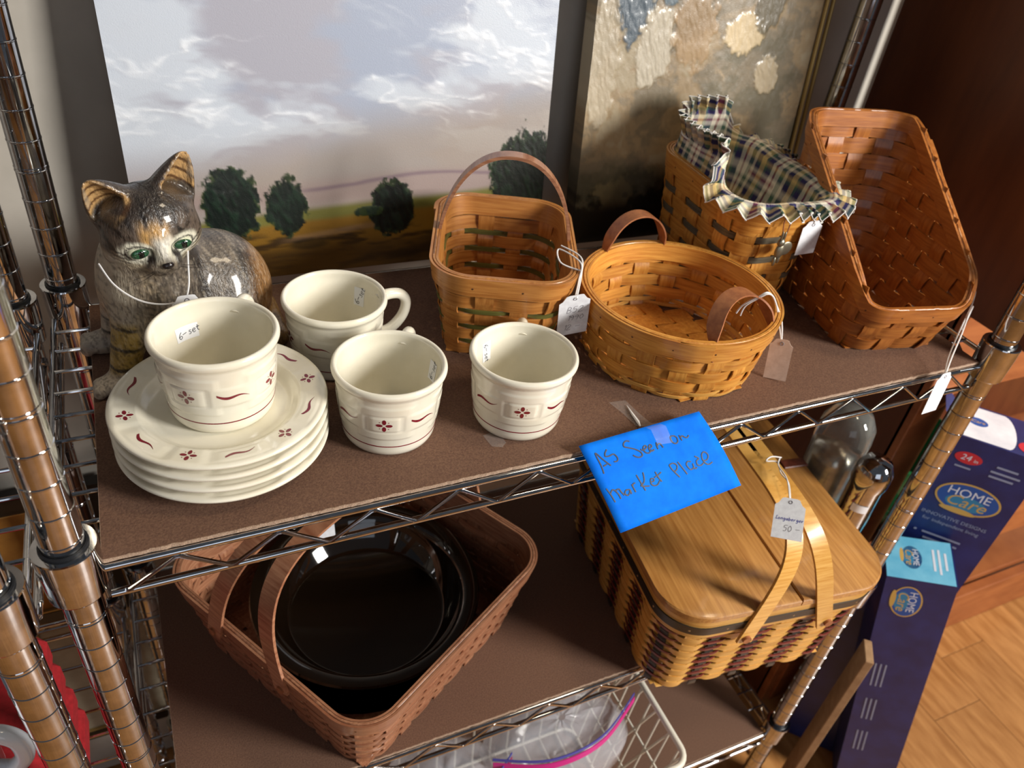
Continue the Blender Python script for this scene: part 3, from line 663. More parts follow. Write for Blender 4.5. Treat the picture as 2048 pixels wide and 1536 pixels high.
NOTE = '0.075,0.356 0.083,0.270 0.085,0.122 0.115,0.206 0.149,0.296|0.097,0.279 0.129,0.270|0.177,0.119 0.152,0.152 0.144,0.185 0.170,0.194 0.207,0.188 0.221,0.236 0.208,0.270 0.183,0.267|0.363,0.106 0.344,0.091 0.317,0.106 0.306,0.142 0.330,0.167 0.371,0.204 0.401,0.253 0.401,0.294 0.376,0.305 0.354,0.291 0.337,0.262|0.411,0.224 0.426,0.244 0.460,0.223 0.457,0.200 0.437,0.212 0.429,0.250 0.438,0.281 0.459,0.290 0.488,0.263|0.468,0.248 0.498,0.234 0.497,0.207 0.479,0.220 0.470,0.262 0.483,0.281 0.507,0.272|0.548,0.202 0.538,0.236 0.534,0.281|0.537,0.249 0.559,0.225 0.570,0.235 0.576,0.281|0.700,0.190 0.672,0.189 0.662,0.246 0.679,0.280 0.704,0.266 0.713,0.218 0.700,0.190|0.740,0.200 0.738,0.270|0.740,0.232 0.759,0.219 0.770,0.239 0.787,0.255 0.810,0.234|0.041,0.512 0.053,0.593 0.059,0.678|0.053,0.578 0.077,0.546 0.094,0.564 0.106,0.615 0.107,0.664|0.094,0.564 0.123,0.559 0.131,0.598 0.142,0.642|0.195,0.602 0.169,0.596 0.151,0.624 0.163,0.655 0.185,0.634 0.196,0.606 0.194,0.654|0.225,0.556 0.226,0.603 0.228,0.650|0.222,0.586 0.238,0.556 0.254,0.555|0.288,0.476 0.293,0.569 0.299,0.669|0.342,0.472 0.329,0.541 0.313,0.580 0.284,0.607 0.341,0.637|0.364,0.600 0.388,0.600 0.392,0.574 0.372,0.571 0.360,0.620 0.376,0.652 0.403,0.651 0.430,0.618|0.428,0.509 0.430,0.578 0.441,0.636|0.403,0.565 0.433,0.556 0.468,0.534|0.549,0.490 0.556,0.555 0.582,0.658|0.549,0.490 0.582,0.482 0.603,0.518 0.587,0.563 0.558,0.580|0.621,0.485 0.645,0.654|0.717,0.532 0.694,0.518 0.673,0.549 0.685,0.615 0.715,0.604 0.722,0.558 0.717,0.621 0.739,0.617|0.763,0.486 0.784,0.526 0.759,0.543 0.752,0.590 0.774,0.610 0.804,0.591|0.807,0.568 0.842,0.569 0.865,0.520 0.850,0.474 0.823,0.490 0.808,0.551 0.816,0.606 0.836,0.629 0.870,0.617'
# ============================================================ plaid liner
def plaid(a, b):
    """tartan colours from two thread directions (cm)"""
    seq = [(.0, '2b2a4e'), (.8, 'd6ccb4'), (1.3, '4a6656'), (2.0, 'e4dcc8'), (2.7, '8a3a48'), (3.0, 'e4dcc8'), (3.6, '35305c'), (4.4, '4a6656'), (4.8, 'c9ae74')]
    ed = np.array([e for e, _ in seq]); cl = np.array([lin(c) for _, c in seq]); per = 5.6
    f = lambda t: cl[np.clip(np.searchsorted(ed, t % per, 'right')-1, 0, len(seq)-1)]
    c = .5*f(a)+.5*f(b+1.7); return c
def make_liner():
    t = thing('basket_liner', (G_POS[0], G_POS[1], ZB+.4), 'ruffled plaid cloth liner draped over the tall rounded basket', 'liner', rz=G_RZ)
    nu, nv = 900, 44; us = np.linspace(0, 1, nu); P = np.zeros((nu, nv, 3)); H = shG.H-.4; per = 52.
    win = lambda u, c, w: np.exp(-(((u-c+.5) % 1-.5)/w)**4)
    up = sstep(.40, .47, us)*sstep(.86, .79, us)                            # the part that stands up: back left
    hgt = 5.0-1.2*sstep(.55, .62, us)+.5*sstep(.7, .78, us)
    vs = np.concatenate([np.linspace(0, .55, 18), np.linspace(.57, .78, 12), np.linspace(.8, 1, 14)])
    A, N = shG(us, shG.H, -.55); N = N.copy(); ph = us*per*2*pi/1.25
    cols = np.zeros((nu, nv, 3))
    for k, v in enumerate(vs):
        if v <= .55:
            q = v/.55; zz = H-7.5+7.5*q; B, _ = shG(us, np.full(nu, zz), -.5-1.6*(1-q)**2*(1+.25*np.sin(us*23)))
            base = B-[0, 0, 0]; base[:, 2] = zz; X = base
        else:
            q = min((v-.55)/.23, 1); r = max((v-.78)/.22, 0)
            over = (1.6*q+.5*np.sin(us*31)*q*.3)[:, None] if False else (1.5*q+.18*np.sin(us*31)*q)[:, None]
            drape = A+N*over*1.15+np.array([0, 0, 1.])*(.75*np.sin(q*pi*.62)+.1*np.sin(us*40))[:, None]+N*(1.7*r)+np.array([0, 0, -.55*r])
            stand = A+N*(-.5*q+.7*r)[..., None] if np.ndim(q) else A-N*(.4*q)+N*.5*r
            stand = stand+np.array([0, 0, 1.])*((hgt-1.8)*q+1.9*r)[:, None]
            X = drape*(1-up[:, None])+stand*up[:, None]; X = X-np.array([0, 0, .4])
            if r > 0:
                D = np.where(up[:, None] > .5, N, np.array([0, 0, 1.])); pl = np.tanh(1.6*np.sin(ph))/np.tanh(1.6); X = X+np.gradient(A, axis=0)/np.maximum(np.linalg.norm(np.gradient(A, axis=0), axis=1, keepdims=True), 1e-6)*(.3*r*np.sin(2*ph))[:, None]
                X = X+D*(.5*r**.6*pl)[:, None]
        P[:, k] = X; cols[:, k] = plaid(us*per+.25*v, np.full(nu, v*17.)+.4*np.sin(us*9))
    d = np.random.default_rng(2).normal(0, .015, P.shape); P[:, 1:] += d[:, 1:]
    V, F = grid(P); o = mesh('cloth', V, F, 'fabric', t, 180, cols=cols.reshape(-1, 3))
    md = o.modifiers.new('thick', 'SOLIDIFY'); md.thickness = .0007
    Q = P[:, -1]; mesh('hem_edge', *tube(Q, .045, 5), 'string', t)
    lc = P[:, 28]; i0, i1 = int(.52*nu), int(.66*nu); mesh('lace_seam', *tube(lc[i0:i1]+N[i0:i1]*.08, .09, 5), 'string', t)
    return t
make_liner()

# ============================================================ paintings
def canvas(name, x0, x1, z0, z1, label, fn, thick=1.6, nx=330, nz=330, tint=(.5, .5, .5)):
    t = thing(name, ((x0+x1)/2, yl(z0)+.5, z0), label, 'painting'); B = loc_of(t)
    xs = np.linspace(x0, x1, nx); zs = np.linspace(z0, z1, nz); X, Z = np.meshgrid(xs, zs, indexing='ij'); C, D = fn(X, Z)
    Y = yl(Z)-D; P = np.stack([X, Y, Z], -1)-B; V, F = grid(P); mesh('paint_surface', V, F[:, ::-1], 'painting', t, 180, cols=C.reshape(-1, 3))
    for e, ix in (('wrapped_edge', 0), ('wrapped_edge', -1)):
        zz = zs; q = np.linspace(.0, thick, 6); PP = np.stack([np.full((nz, 6), xs[ix]), yl(zz)[:, None]+q[None], np.repeat(zz[:, None], 6, 1)], -1)-B
        cc = np.repeat(C[ix][:, None], 6, 1)*.94; V, F = grid(PP); mesh(e, V, F, 'painting', t, 180, cols=cc.reshape(-1, 3))
    bb2 = MB()
    for a in ((x0, x1, z0, z0+.02), ): pass
    V = np.array([(x0, yl(z0)+.05, z0), (x1, yl(z0)+.05, z0), (x1, yl(z1)+.05, z1), (x0, yl(z1)+.05, z1), (x0, yl(z0)+thick, z0), (x1, yl(z0)+thick, z0), (x1, yl(z1)+thick, z1), (x0, yl(z1)+thick, z1)])-B
    mesh('stretcher', V, [(4, 7, 6, 5), (0, 1, 5, 4), (3, 7, 6, 2)], 'cream_mat', t, None)
    return t
def yl(z): return 33.35+.108*(np.asarray(z)+2.5)
L_ = lambda h: np.array(lin(h))
def tree(C, D, X, Z, cx, cz, rx, rz_, seed, dark='0e1813', mid='1a2c20', hi='3c4a2a'):
    n = fbm(X*1.3+seed*9, Z*1.3, seed)-.5; n2 = fbm(X*4, Z*2+seed, seed+3)-.5
    d = np.sqrt(((X-cx)/rx)**2+((Z-cz)/rz_)**2)+.5*n+.22*n2; m_ = sstep(1.02, .93, d); s = fbm(X*3+Z*1.2, Z*1.0-X*.4, seed+7)
    c = mixc(np.ones(X.shape+(3,))*L_(dark), L_(mid), sstep(.42, .75, s)); c = mixc(c, L_(hi), .8*sstep(.8, 1.0, d)*sstep(.35, .6, fbm(X*2, Z*2, seed+1)))
    return C*(1-m_[..., None])+c*m_[..., None], D+.05*m_*s
def paint_landscape(X, Z):
    w = fbm(X*.10+7, Z*.22, 1); qx = X+5*(fbm(X*.13, Z*.2, 2)-.5); qz = Z+4*(fbm(X*.09+3, Z*.2, 3)-.5)+.12*X; w2 = fbm(qx*.09+2, qz*.26, 4, 5); rid = 1-np.abs(2*fbm(qx*.12, qz*.33, 12, 4)-1); w3 = fbm(X*.7+Z*.4, qz*2.6, 9)
    C = np.ones(X.shape+(3,))*L_('a2abbe'); C = mixc(C, L_('a8a8b4'), sstep(.42, .62, w)); C = mixc(C, L_('c6ced9'), .9*sstep(.44, .62, w2)*sstep(7, 12, Z))
    wisp = sstep(.80, .98, rid*.8+w3*.2)*sstep(.42, .6, w2+.1*w)*sstep(10, 14, Z); C = mixc(C, L_('eaeef4'), .9*wisp); D = .06*wisp*w3
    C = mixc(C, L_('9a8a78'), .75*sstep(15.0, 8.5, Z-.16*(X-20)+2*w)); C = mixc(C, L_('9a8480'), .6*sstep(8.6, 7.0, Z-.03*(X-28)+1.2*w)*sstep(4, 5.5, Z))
    C = mixc(C, L_('77646e'), .8*sstep(.35, .0, np.abs(Z-7.0-.5*np.sin(X*.22)+.6*w))*sstep(20, 24, X))
    hz = 3.6+.05*(X-20)+.7*(w-.5); C = mixc(C, L_('6f6c34'), sstep(.9, .1, Z-hz)); C = mixc(C, L_('84601f'), sstep(.0, -.7, Z-hz+.4))
    g = fbm(X*.3, Z*1.6, 21); C = mixc(C, L_('3c2a12'), sstep(.42, .66, g)*sstep(2.6, 1.4, Z)); C = mixc(C, L_('4c3412'), sstep(1.4, -.5, Z)*.8); C = mixc(C, L_('2e2010'), .8*sstep(.4, .7, fbm(X*.2, Z*.9, 33))*sstep(.6, -1.5, Z))
    C = mixc(C, L_('9a7a5a'), .5*sstep(.5, .1, np.abs(Z-1.6-.1*(X-24)))*sstep(19, 22, X)*sstep(34, 28, X))
    C, D = tree(C, D, X, Z, 15.5, 5.3, 2.75, 4.0, 2, '0c1713', '182c20', '46542a'); C, D = tree(C, D, X, Z, 20.6, 4.6, 2.15, 3.1, 5); C, D = tree(C, D, X, Z, 31.4, 3.8, 2.5, 3.1, 8, '0a100c', '16241a', '38482a')
    C, D = tree(C, D, X, Z, 29.0, 3.6, 1.6, .55, 14, '2c3a1c'); C, D = tree(C, D, X, Z, 46.6, 5.6, 4.4, 5.6, 11, '0c140e', '162618', '34482a')
    C = mixc(C, L_('1a1408'), .7*sstep(1.1, .6, np.sqrt(((X-22.6)/2.4)**2+((Z-.7)/.7)**2)))
    return C, D
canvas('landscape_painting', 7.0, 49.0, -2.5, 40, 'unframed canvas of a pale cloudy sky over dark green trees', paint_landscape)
def paint_abstract(X, Z):
    w = fbm(X*.22+fbm(X*.5, Z*.5, 3), Z*.22, 41, 5); s = fbm(X*1.6+Z*.3, Z*.9, 45); C = np.ones(X.shape+(3,))*L_('7d715c')
    C = mixc(C, L_('9c8768'), sstep(.48, .62, w)); C = mixc(C, L_('6c6450'), sstep(.46, .36, w)); C = mixc(C, L_('a99c82'), .8*sstep(.6, .74, w)); D = .07*s
    n = fbm(X*.9, Z*.9, 50)-.5
    def blob(C, D, cx, cz, rx, rz_, col, a=1., h=.12):
        d = np.sqrt(((X-cx)/rx)**2+((Z-cz)/rz_)**2)+.9*n; m_ = a*sstep(1.05, .85, d); st = fbm(X*3.2+Z*.8+4*fbm(X*.4, Z*.4, 60), Z*.8-X*.2, 61); return mixc(C, L_(col), m_), D+m_*h*st
    C, D = blob(C, D, 58.2, 24.0, 2.6, 4.6, '56626c'); C, D = blob(C, D, 62.2, 25.5, 1.7, 2.6, '66747c'); C, D = blob(C, D, 61.2, 19.4, 2.4, 4.4, 'bcb29e'); C, D = blob(C, D, 54.8, 17.5, 2.2, 6.5, 'b5a890', .8)
    C, D = blob(C, D, 73.0, 20.6, 2.6, 2.2, 'c4b08c'); C, D = blob(C, D, 77.5, 16.2, 1.9, 2.2, 'b0a084'); C, D = blob(C, D, 76.0, 23.5, 2.2, 2.6, '585446', .8); C, D = blob(C, D, 66, 21, 3.0, 4, 'b09068', .6)
    C = mixc(C, L_('4a4838'), .85*sstep(7.5, 3.5, Z-4*n)); C = mixc(C, L_('15150f'), .95*sstep(3.8, 1.5, Z-.05*(X-52)-5*n)); C = mixc(C, L_('7c7050'), .7*sstep(.55, .68, fbm(X*.5, Z*.5, 70))*sstep(8, 5, Z)*sstep(1, 3, Z))
    return C, D
p2 = canvas('abstract_painting', 53.4, 84.4, -2.5, 40, 'textured canvas of grey and tan brush strokes behind the plaid-lined basket', paint_abstract, thick=2.2)
zz = np.array([-2.5, 40.]); B = loc_of(p2)
for dx in (0, .9):
    P = np.stack([84.0+dx+0*zz, yl(zz)-.25, zz], 1)-B; mesh('frame_strip', *tube(P, .25, 8), 'frame_gold', p2)

# ============================================================ tags, strings and the blue card
def make_tag(name, top, bot, face, w, label, mat='tag_card', lines=(), string=None, ink='ink', group='hanging price tags', scallop=False):
    top = np.array(top, float); bot = np.array(bot, float); v = bot-top; h = np.linalg.norm(v); dn = v/h; n = np.array(face, float); n = nrm(n-dn*np.dot(n, dn)); s = np.cross(n, dn)*-1
    # s points right as seen from the face side with the hole at the top
    if np.dot(np.cross(s, -dn), n) < 0: s = -s
    t = thing(name, bot, label, 'price tag', group); B = loc_of(t)
    fn = lambda a, b, hh: tuple(top+s*a-dn*b+n*hh-B)
    c = w*.22
    poly = [(-w/2, -h), (w/2, -h), (w/2, -c*1.3), (w/2-c*.5, -c*.95), (w/2-c, -.1*c), (w/2-1.4*c, 0), (-w/2+1.4*c, 0), (-w/2+c, -.1*c), (-w/2+c*.5, -c*.95), (-w/2, -c*1.3)]
    cd = mesh('card', *plate2d(poly, fn, .045), mat, t, None)
    ring = [fn(.16*cos(a), -.42+.16*sin(a), .05) for a in np.linspace(0, 2*pi, 14, endpoint=False)]; mesh('eyelet', *tube(ring, .035, 5, True), 'ink_pencil', t)
    for txt, x, y, hh, ik in lines: strokes(write(txt, x, y, hh), fn, .05, .055).mk('handwriting', ik, cd, None)
    if string is not None:
        for P in string: mesh('string', *tube(smooth_path(np.array(P, float), 7)-B, .075, 6), 'string', t)
    return t
CAMV = np.array(CAM_C)
def face_cam(p, extra=(0, 0, 0)): return CAMV-np.array(p)+np.array(extra)
make_tag('price_tag', (41.1, 11.2, 5.3), (42.1, 12.3, .35), (-.2, -1, .25), 2.9, 'white tag hanging behind the lone mug from the small handled basket', lines=[('B52', -.75, -2.2, .75, 'ink_pencil'), ('1990', -.6, -3.2, .62, 'ink_pencil'), ('12 -', -.9, -4.5, .7, 'ink_pencil')],
         string=[[(41.1, 11.2, 5.0), (41.8, 12.2, 6.2), (42.3, 13.2, 7.3), (41.3, 15.6, 7.5), (40.9, 14.2, 6.9), (42.4, 12.9, 6.6)], [(41.2, 11.1, 5.0), (42.2, 12.6, 6.6), (42.7, 14.0, 7.4), (41.7, 16, 7.6)]])
make_tag('price_tag', (60.6, 4.6, 1.6), (60.4, 3.7, -2.4), (-.75, -.65, .15), 2.1, 'buff tag hanging from the right ear of the round basket', mat='tag_buff',
         string=[[(60.6, 4.6, 1.2), (60.3, 5.2, 3.2), (58.9, 5.2, 5.2), (57.2, 4.6, 6.9), (56.3, 4.5, 7.4), (55.8, 4.7, 6.9)], [(60.6, 4.6, 1.2), (60.0, 5.4, 3.4), (58.5, 5.0, 5.6), (56.6, 4.3, 7.3), (55.7, 4.8, 6.8), (55.2, 5.6, 5.6), (55.0, 5.9, 4.6)], [(56.3, 4.5, 7.2), (55.4, 5.4, 5.7), (55.4, 5.7, 4.4)]])
make_tag('price_tag', (78.0, -1.35, -1.5), (77.8, -1.75, -6.2), (.1, -.95, .3), 2.4, 'pale blue-white tag dangling over the front edge of the shelf',
         string=[[(78.0, -1.3, -1.9), (79.9, .3, -1.2), (82.2, 1.9, .3), (83.7, 2.9, 2.2), (84.2, 3.3, 3.2), (84.6, 3.9, 4.1), (84.3, 4.6, 4.3)], [(78.0, -1.35, -1.9), (80.2, .2, -1.0), (82.4, 1.7, .6), (83.4, 2.6, 2.2), (83.8, 2.8, 2.9), (83.3, 2.4, 1.4), (83.0, 2.2, .5)]])
make_tag('price_tag', (62.0, -2.4, -13.3), (59.9, -5.2, -15.6), face_cam((60, -4, -14)), 2.9, 'white tag with blue writing tied to the picnic basket handles', lines=[('Longaberger', -1.25, -2.3, .34, 'ink_blue'), ('50 -', -.45, -3.4, .6, 'ink_pencil')],
         string=[[(62.0, -2.4, -13.6), (62.8, -.8, -12.9), (63.4, .9, -13.3), (64.0, 2.4, -13.2), (63.0, 2.9, -13.2), (63.9, 3.2, -13.1), (65.2, 3.0, -13.4)], [(61.9, -2.4, -13.6), (62.9, -.4, -12.8), (63.7, 1.8, -13.1), (64.6, 2.7, -13.1)]])
make_tag('price_tag', (68.6, 13.0, 9.0), (68.9, 13.1, 5.2), (-.1, -1, .2), 2.3, 'white tag hanging between the plaid-lined basket and the sloped one', string=[[(68.6, 12.95, 8.7), (68.5, 12.9, 10), (68.4, 13.2, 10.6)]])
# small printed card in the pie dish
t = thing('price_card', (19.8, 21.2, -29), 'small white card with blue writing at the back of the pie dish', 'price tag'); B = loc_of(t)
o_ = np.array([19.7, 20.9, -27.6]); sx_ = nrm(np.array([.99, -.1, 0])); sy_ = nrm(np.array([.1, .8, .6])); fn = lambda a, b, h: tuple(o_+sx_*a+sy_*b+np.cross(sx_, sy_)*h-B)
mesh('card', *plate2d([(-1.6, -1.5), (1.6, -1.5), (1.6, 1.5), (-1.6, 1.5)], fn, .04), 'tag_card', t, None)
strokes(write('Longaberger', -1.4, .1, .34), fn, .05, .05).mk('handwriting', 'ink_blue', t, None)

t = thing('index_card', (44, -2, -7.5), 'bright blue index card with black handwriting taped to the shelf edge', 'card'); B = loc_of(t)
TL, TR, BL, BR = [np.array(p) for p in ((36.85, .05, -1.75), (48.95, .5, -1.25), (38.75, -5.5, -6.95), (51.4, -4.8, -5.95))]
def cardpt(u, v, h):
    p = (TL*(1-u)+TR*u)*(1-v)+(BL*(1-u)+BR*u)*v; n = nrm(np.cross(TR-TL, BL-TL)); n = n if n[2] > 0 else -n
    return tuple(p+n*(h+.35*sin(pi*v)*(.3+u*.7)-.25*v*u)-B)
uu = np.linspace(0, 1, 16); PT = np.array([[cardpt(u, v, 0) for u in uu] for v in uu]); V, F = grid(PT)
cd = mesh('card', V, F, 'blue_card', t, 180); md = cd.modifiers.new('t', 'SOLIDIFY'); md.thickness = .0003; md.offset = 0
ls = [[tuple(map(float, c.split(','))) for c in l.split()] for l in NOTE.split('|')]
mb = MB()
for l in ls:
    p = smooth_path(np.array(l), 6) if len(l) > 2 else np.linspace(l[0], l[1], 6); p3 = np.array([cardpt(u, v, .05) for u, v in p]); d = nrm(np.gradient(p3, axis=0)); nn = nrm(np.cross(d, nrm(np.cross(TR-TL, TL-BL)))); w_ = .055
    V = [x for a in zip(p3-nn*w_, p3+nn*w_) for x in a]; mb.add(V, [(2*i, 2*i+1, 2*i+3, 2*i+2) for i in range(len(p)-1)])
mb.mk('handwriting', 'marker', cd, None)
t = thing('clear_tape', (43.6, 3, ZB), 'strip of clear tape holding the blue card to the board', 'tape'); B = loc_of(t)
P = np.array([[(42.75, 5.2, ZB+.03), (44.4, 5.05, ZB+.03)], [(43.2, 3.4, ZB+.05), (44.6, 3.3, ZB+.05)], [(43.4, 1.6, ZB+.12), (44.9, 1.5, ZB+.12)], [(43.3, .5, -1.6), (44.8, .5, -1.55)], [(43.5, -.3, -1.35), (45.0, -.3, -1.3)], [(43.7, -1.4, -2.15), (45.2, -1.5, -2.2)]])-B
V, F = grid(P); mesh('film', V, F, 'tape', t, 180)
mesh('folded_crease', *tube(np.array([(44.1, 4.3, ZB+.1), (43.9, 3.0, ZB+.16), (43.8, 1.9, ZB+.2), (43.6, 1.2, ZB+.3)])-B, [.02, .12, .16, .05], 6), 'string', t)
t = thing('tape_scrap', (31.0, 3.4, ZB), 'torn scrap of clear tape stuck to the board before the lone mug', 'tape'); B = loc_of(t)
V = np.array([(30.2, 4.3, ZB+.03), (31.6, 4.5, ZB+.03), (31.7, 2.9, ZB+.05), (31.2, 2.5, ZB+.03), (30.4, 2.8, ZB+.06)])-B; mesh('film', V, [(0, 4, 3, 2, 1)], 'tape', t, None)
# pewter charm on the plaid-lined basket
t = thing('pewter_charm', (64.9, 12.6, 5.5), 'small pewter rabbit charm on a leather lace below the plaid ruffle', 'charm'); B = loc_of(t)
M['pewter'] = plain('pewter', '8c8674', .38, metal=.9)
def ell(c, r, n=14):
    prof = [(max(sin(a), 1e-4)*1, -cos(a)) for a in np.linspace(0, pi, n)]; V, F = lathe(prof, n*2); return np.array(V)*np.array(r)+np.array(c), F[:-0 or None]
q = MB()
for c, r in (((64.75, 12.5, 6.3), (.55, .3, .85)), ((64.5, 12.4, 7.3), (.42, .3, .45)), ((64.35, 12.4, 8.0), (.14, .12, .55)), ((64.75, 12.45, 7.95), (.14, .12, .5)), ((64.9, 12.5, 5.4), (.2, .18, .5)), ((64.4, 12.45, 5.2), (.2, .18, .5))): q.add(*ell(c, r))
q.V = (np.array(q.V)-B).tolist(); q.mk('rabbit', 'pewter', t, 60)
q = MB(); q.add(*ell((65.7, 12.7, 6.4), (.75, .12, .75))); q.V = (np.array(q.V)-B).tolist(); q.mk('disc', 'pewter', t, 60)
for dx in (0, .55): mesh('lace', *tube(np.array([(64.5+dx, 12.6, 8.2), (64.3+dx*1.6, 12.7, 9.3), (64.6+dx*2, 12.9, 10.6)])-B, .07, 6), 'leather_tan', t)
# ============================================================ cat figurine
def surface_nets(f, lo, hi, h):
    n = [int((b-a)/h)+2 for a, b in zip(lo, hi)]; ax = [lo[i]+np.arange(n[i])*h for i in range(3)]
    G = f(*np.meshgrid(*ax, indexing='ij')); ins = G < 0
    cs = np.zeros([m_-1 for m_ in n], int)
    for dx in (0, 1):
        for dy in (0, 1):
            for dz in (0, 1): cs += ins[dx:n[0]-1+dx, dy:n[1]-1+dy, dz:n[2]-1+dz]
    act = (cs > 0) & (cs < 8); idx = -np.ones(act.shape, int); ii = np.argwhere(act); idx[act] = np.arange(len(ii))
    acc = np.zeros((len(ii), 3)); cnt = np.zeros(len(ii)); cor = [(a, b, c) for a in (0, 1) for b in (0, 1) for c in (0, 1)]
    val = {c: G[ii[:, 0]+c[0], ii[:, 1]+c[1], ii[:, 2]+c[2]] for c in cor}
    for a in cor:
        for k in range(3):
            if a[k]: continue
            b = list(a); b[k] = 1; b = tuple(b); va, vb = val[a], val[b]; x = (va < 0) != (vb < 0); t = np.where(x, va/(va-vb+1e-12), 0)
            p = np.tile(np.array(a, float), (len(ii), 1)); p[:, k] = t; acc[x] += p[x]; cnt[x] += 1
    V = (ii+acc/cnt[:, None])*h+np.array(lo); F = []
    for k in range(3):
        a, b = (k+1) % 3, (k+2) % 3; s0 = [slice(1, m_-1) for m_ in n]; s1 = list(s0); s0[k] = slice(0, n[k]-1); s1[k] = slice(1, n[k])
        A = ins[tuple(s0)]; Bq = ins[tuple(s1)]; e = np.argwhere(A != Bq); sg = A[A != Bq]
        off = np.array([1, 1, 1]); off[k] = 0; e = e+off; ea = np.zeros(3, int); ea[a] = 1; eb = np.zeros(3, int); eb[b] = 1
        g = lambda q: idx[q[:, 0], q[:, 1], q[:, 2]]
        Q = np.stack([g(e-ea-eb), g(e-eb), g(e), g(e-ea)], 1); Q = np.where(sg[:, None], Q, Q[:, ::-1]); F.append(Q)
    return V, np.concatenate(F)
def s_el(p, c, r): q = [(p[i]-c[i])/r[i] for i in range(3)]; k0 = np.sqrt(q[0]**2+q[1]**2+q[2]**2); return (k0-1)*min(r)
def s_cap(p, a, b, ra, rb):
    a = np.array(a, float); b = np.array(b, float); d = b-a; t = np.clip(sum((p[i]-a[i])*d[i] for i in range(3))/np.dot(d, d), 0, 1); return np.sqrt(sum((p[i]-a[i]-t*d[i])**2 for i in range(3)))-(ra+(rb-ra)*t)
def smin(a, b, k): h = np.clip(.5+.5*(b-a)/k, 0, 1); return b*(1-h)+a*h-k*h*(1-h)
def smax(a, b, k): return -smin(-a, -b, k)
HS = .87; HC = np.array([8.1, 19.8, 11.35]); fF = nrm(np.array([.20, -.96, -.20])); sS = nrm(np.array([.975, .2, .07])); uU = nrm(np.cross(sS, -fF)); uU = uU if uU[2] > 0 else -uU; sS = nrm(np.cross(-fF, uU)); sS = sS if sS[0] > 0 else -sS
def hl(p): d = [(p[i]-HC[i])/HS for i in range(3)]; return [sum(d[i]*v[i] for i in range(3)) for v in (sS, fF, uU)]    # right, forward, up
def hw(a, b, c): return HC+HS*(sS*a+fF*b+uU*c)
EYE = [(-1.82, 2.75, -.75), (1.72, 2.75, -.75)]
EARS = {-1: dict(base=(-2.35, -.5, 1.9), tip=(-4.0, .35, 4.75)), 1: dict(base=(2.35, -.6, 2.1), tip=(4.2, -.1, 5.4))}
def ear_sdf(q, e, sg):
    b = np.array(e['base']); tp = np.array(e['tip']); d = tp-b; L = np.linalg.norm(d); d = d/L; t = sum((q[i]-b[i])*d[i] for i in range(3))/L
    tc = np.clip(t, 0, 1); w = 2.25*(1-tc)**.62+.12; sd = nrm(np.array([d[2], 0, -d[0]])); fr = np.cross(d, sd); fr = fr if fr[1] > 0 else -fr
    if sg < 0: fr = nrm(fr+np.array([-.25, 0, 0]))
    else: fr = nrm(fr+np.array([.35, 0, 0]))
    sd = nrm(np.cross(fr, d))
    a = sum((q[i]-b[i])*sd[i] for i in range(3)); c = sum((q[i]-b[i])*fr[i] for i in range(3))
    outer = np.sqrt((a/w)**2+((c)/(w*.62))**2)-1; outer = outer*w*.6; outer = np.maximum(outer, np.abs(t-.45)*L-.58*L)
    cav = np.sqrt((a/(w*.8))**2+((c-w*.42)/(w*.62))**2)-1; cav = cav*w*.55; cav = np.maximum(cav, .06-t)
    return smax(outer, -cav, .12), cav, a, c, t
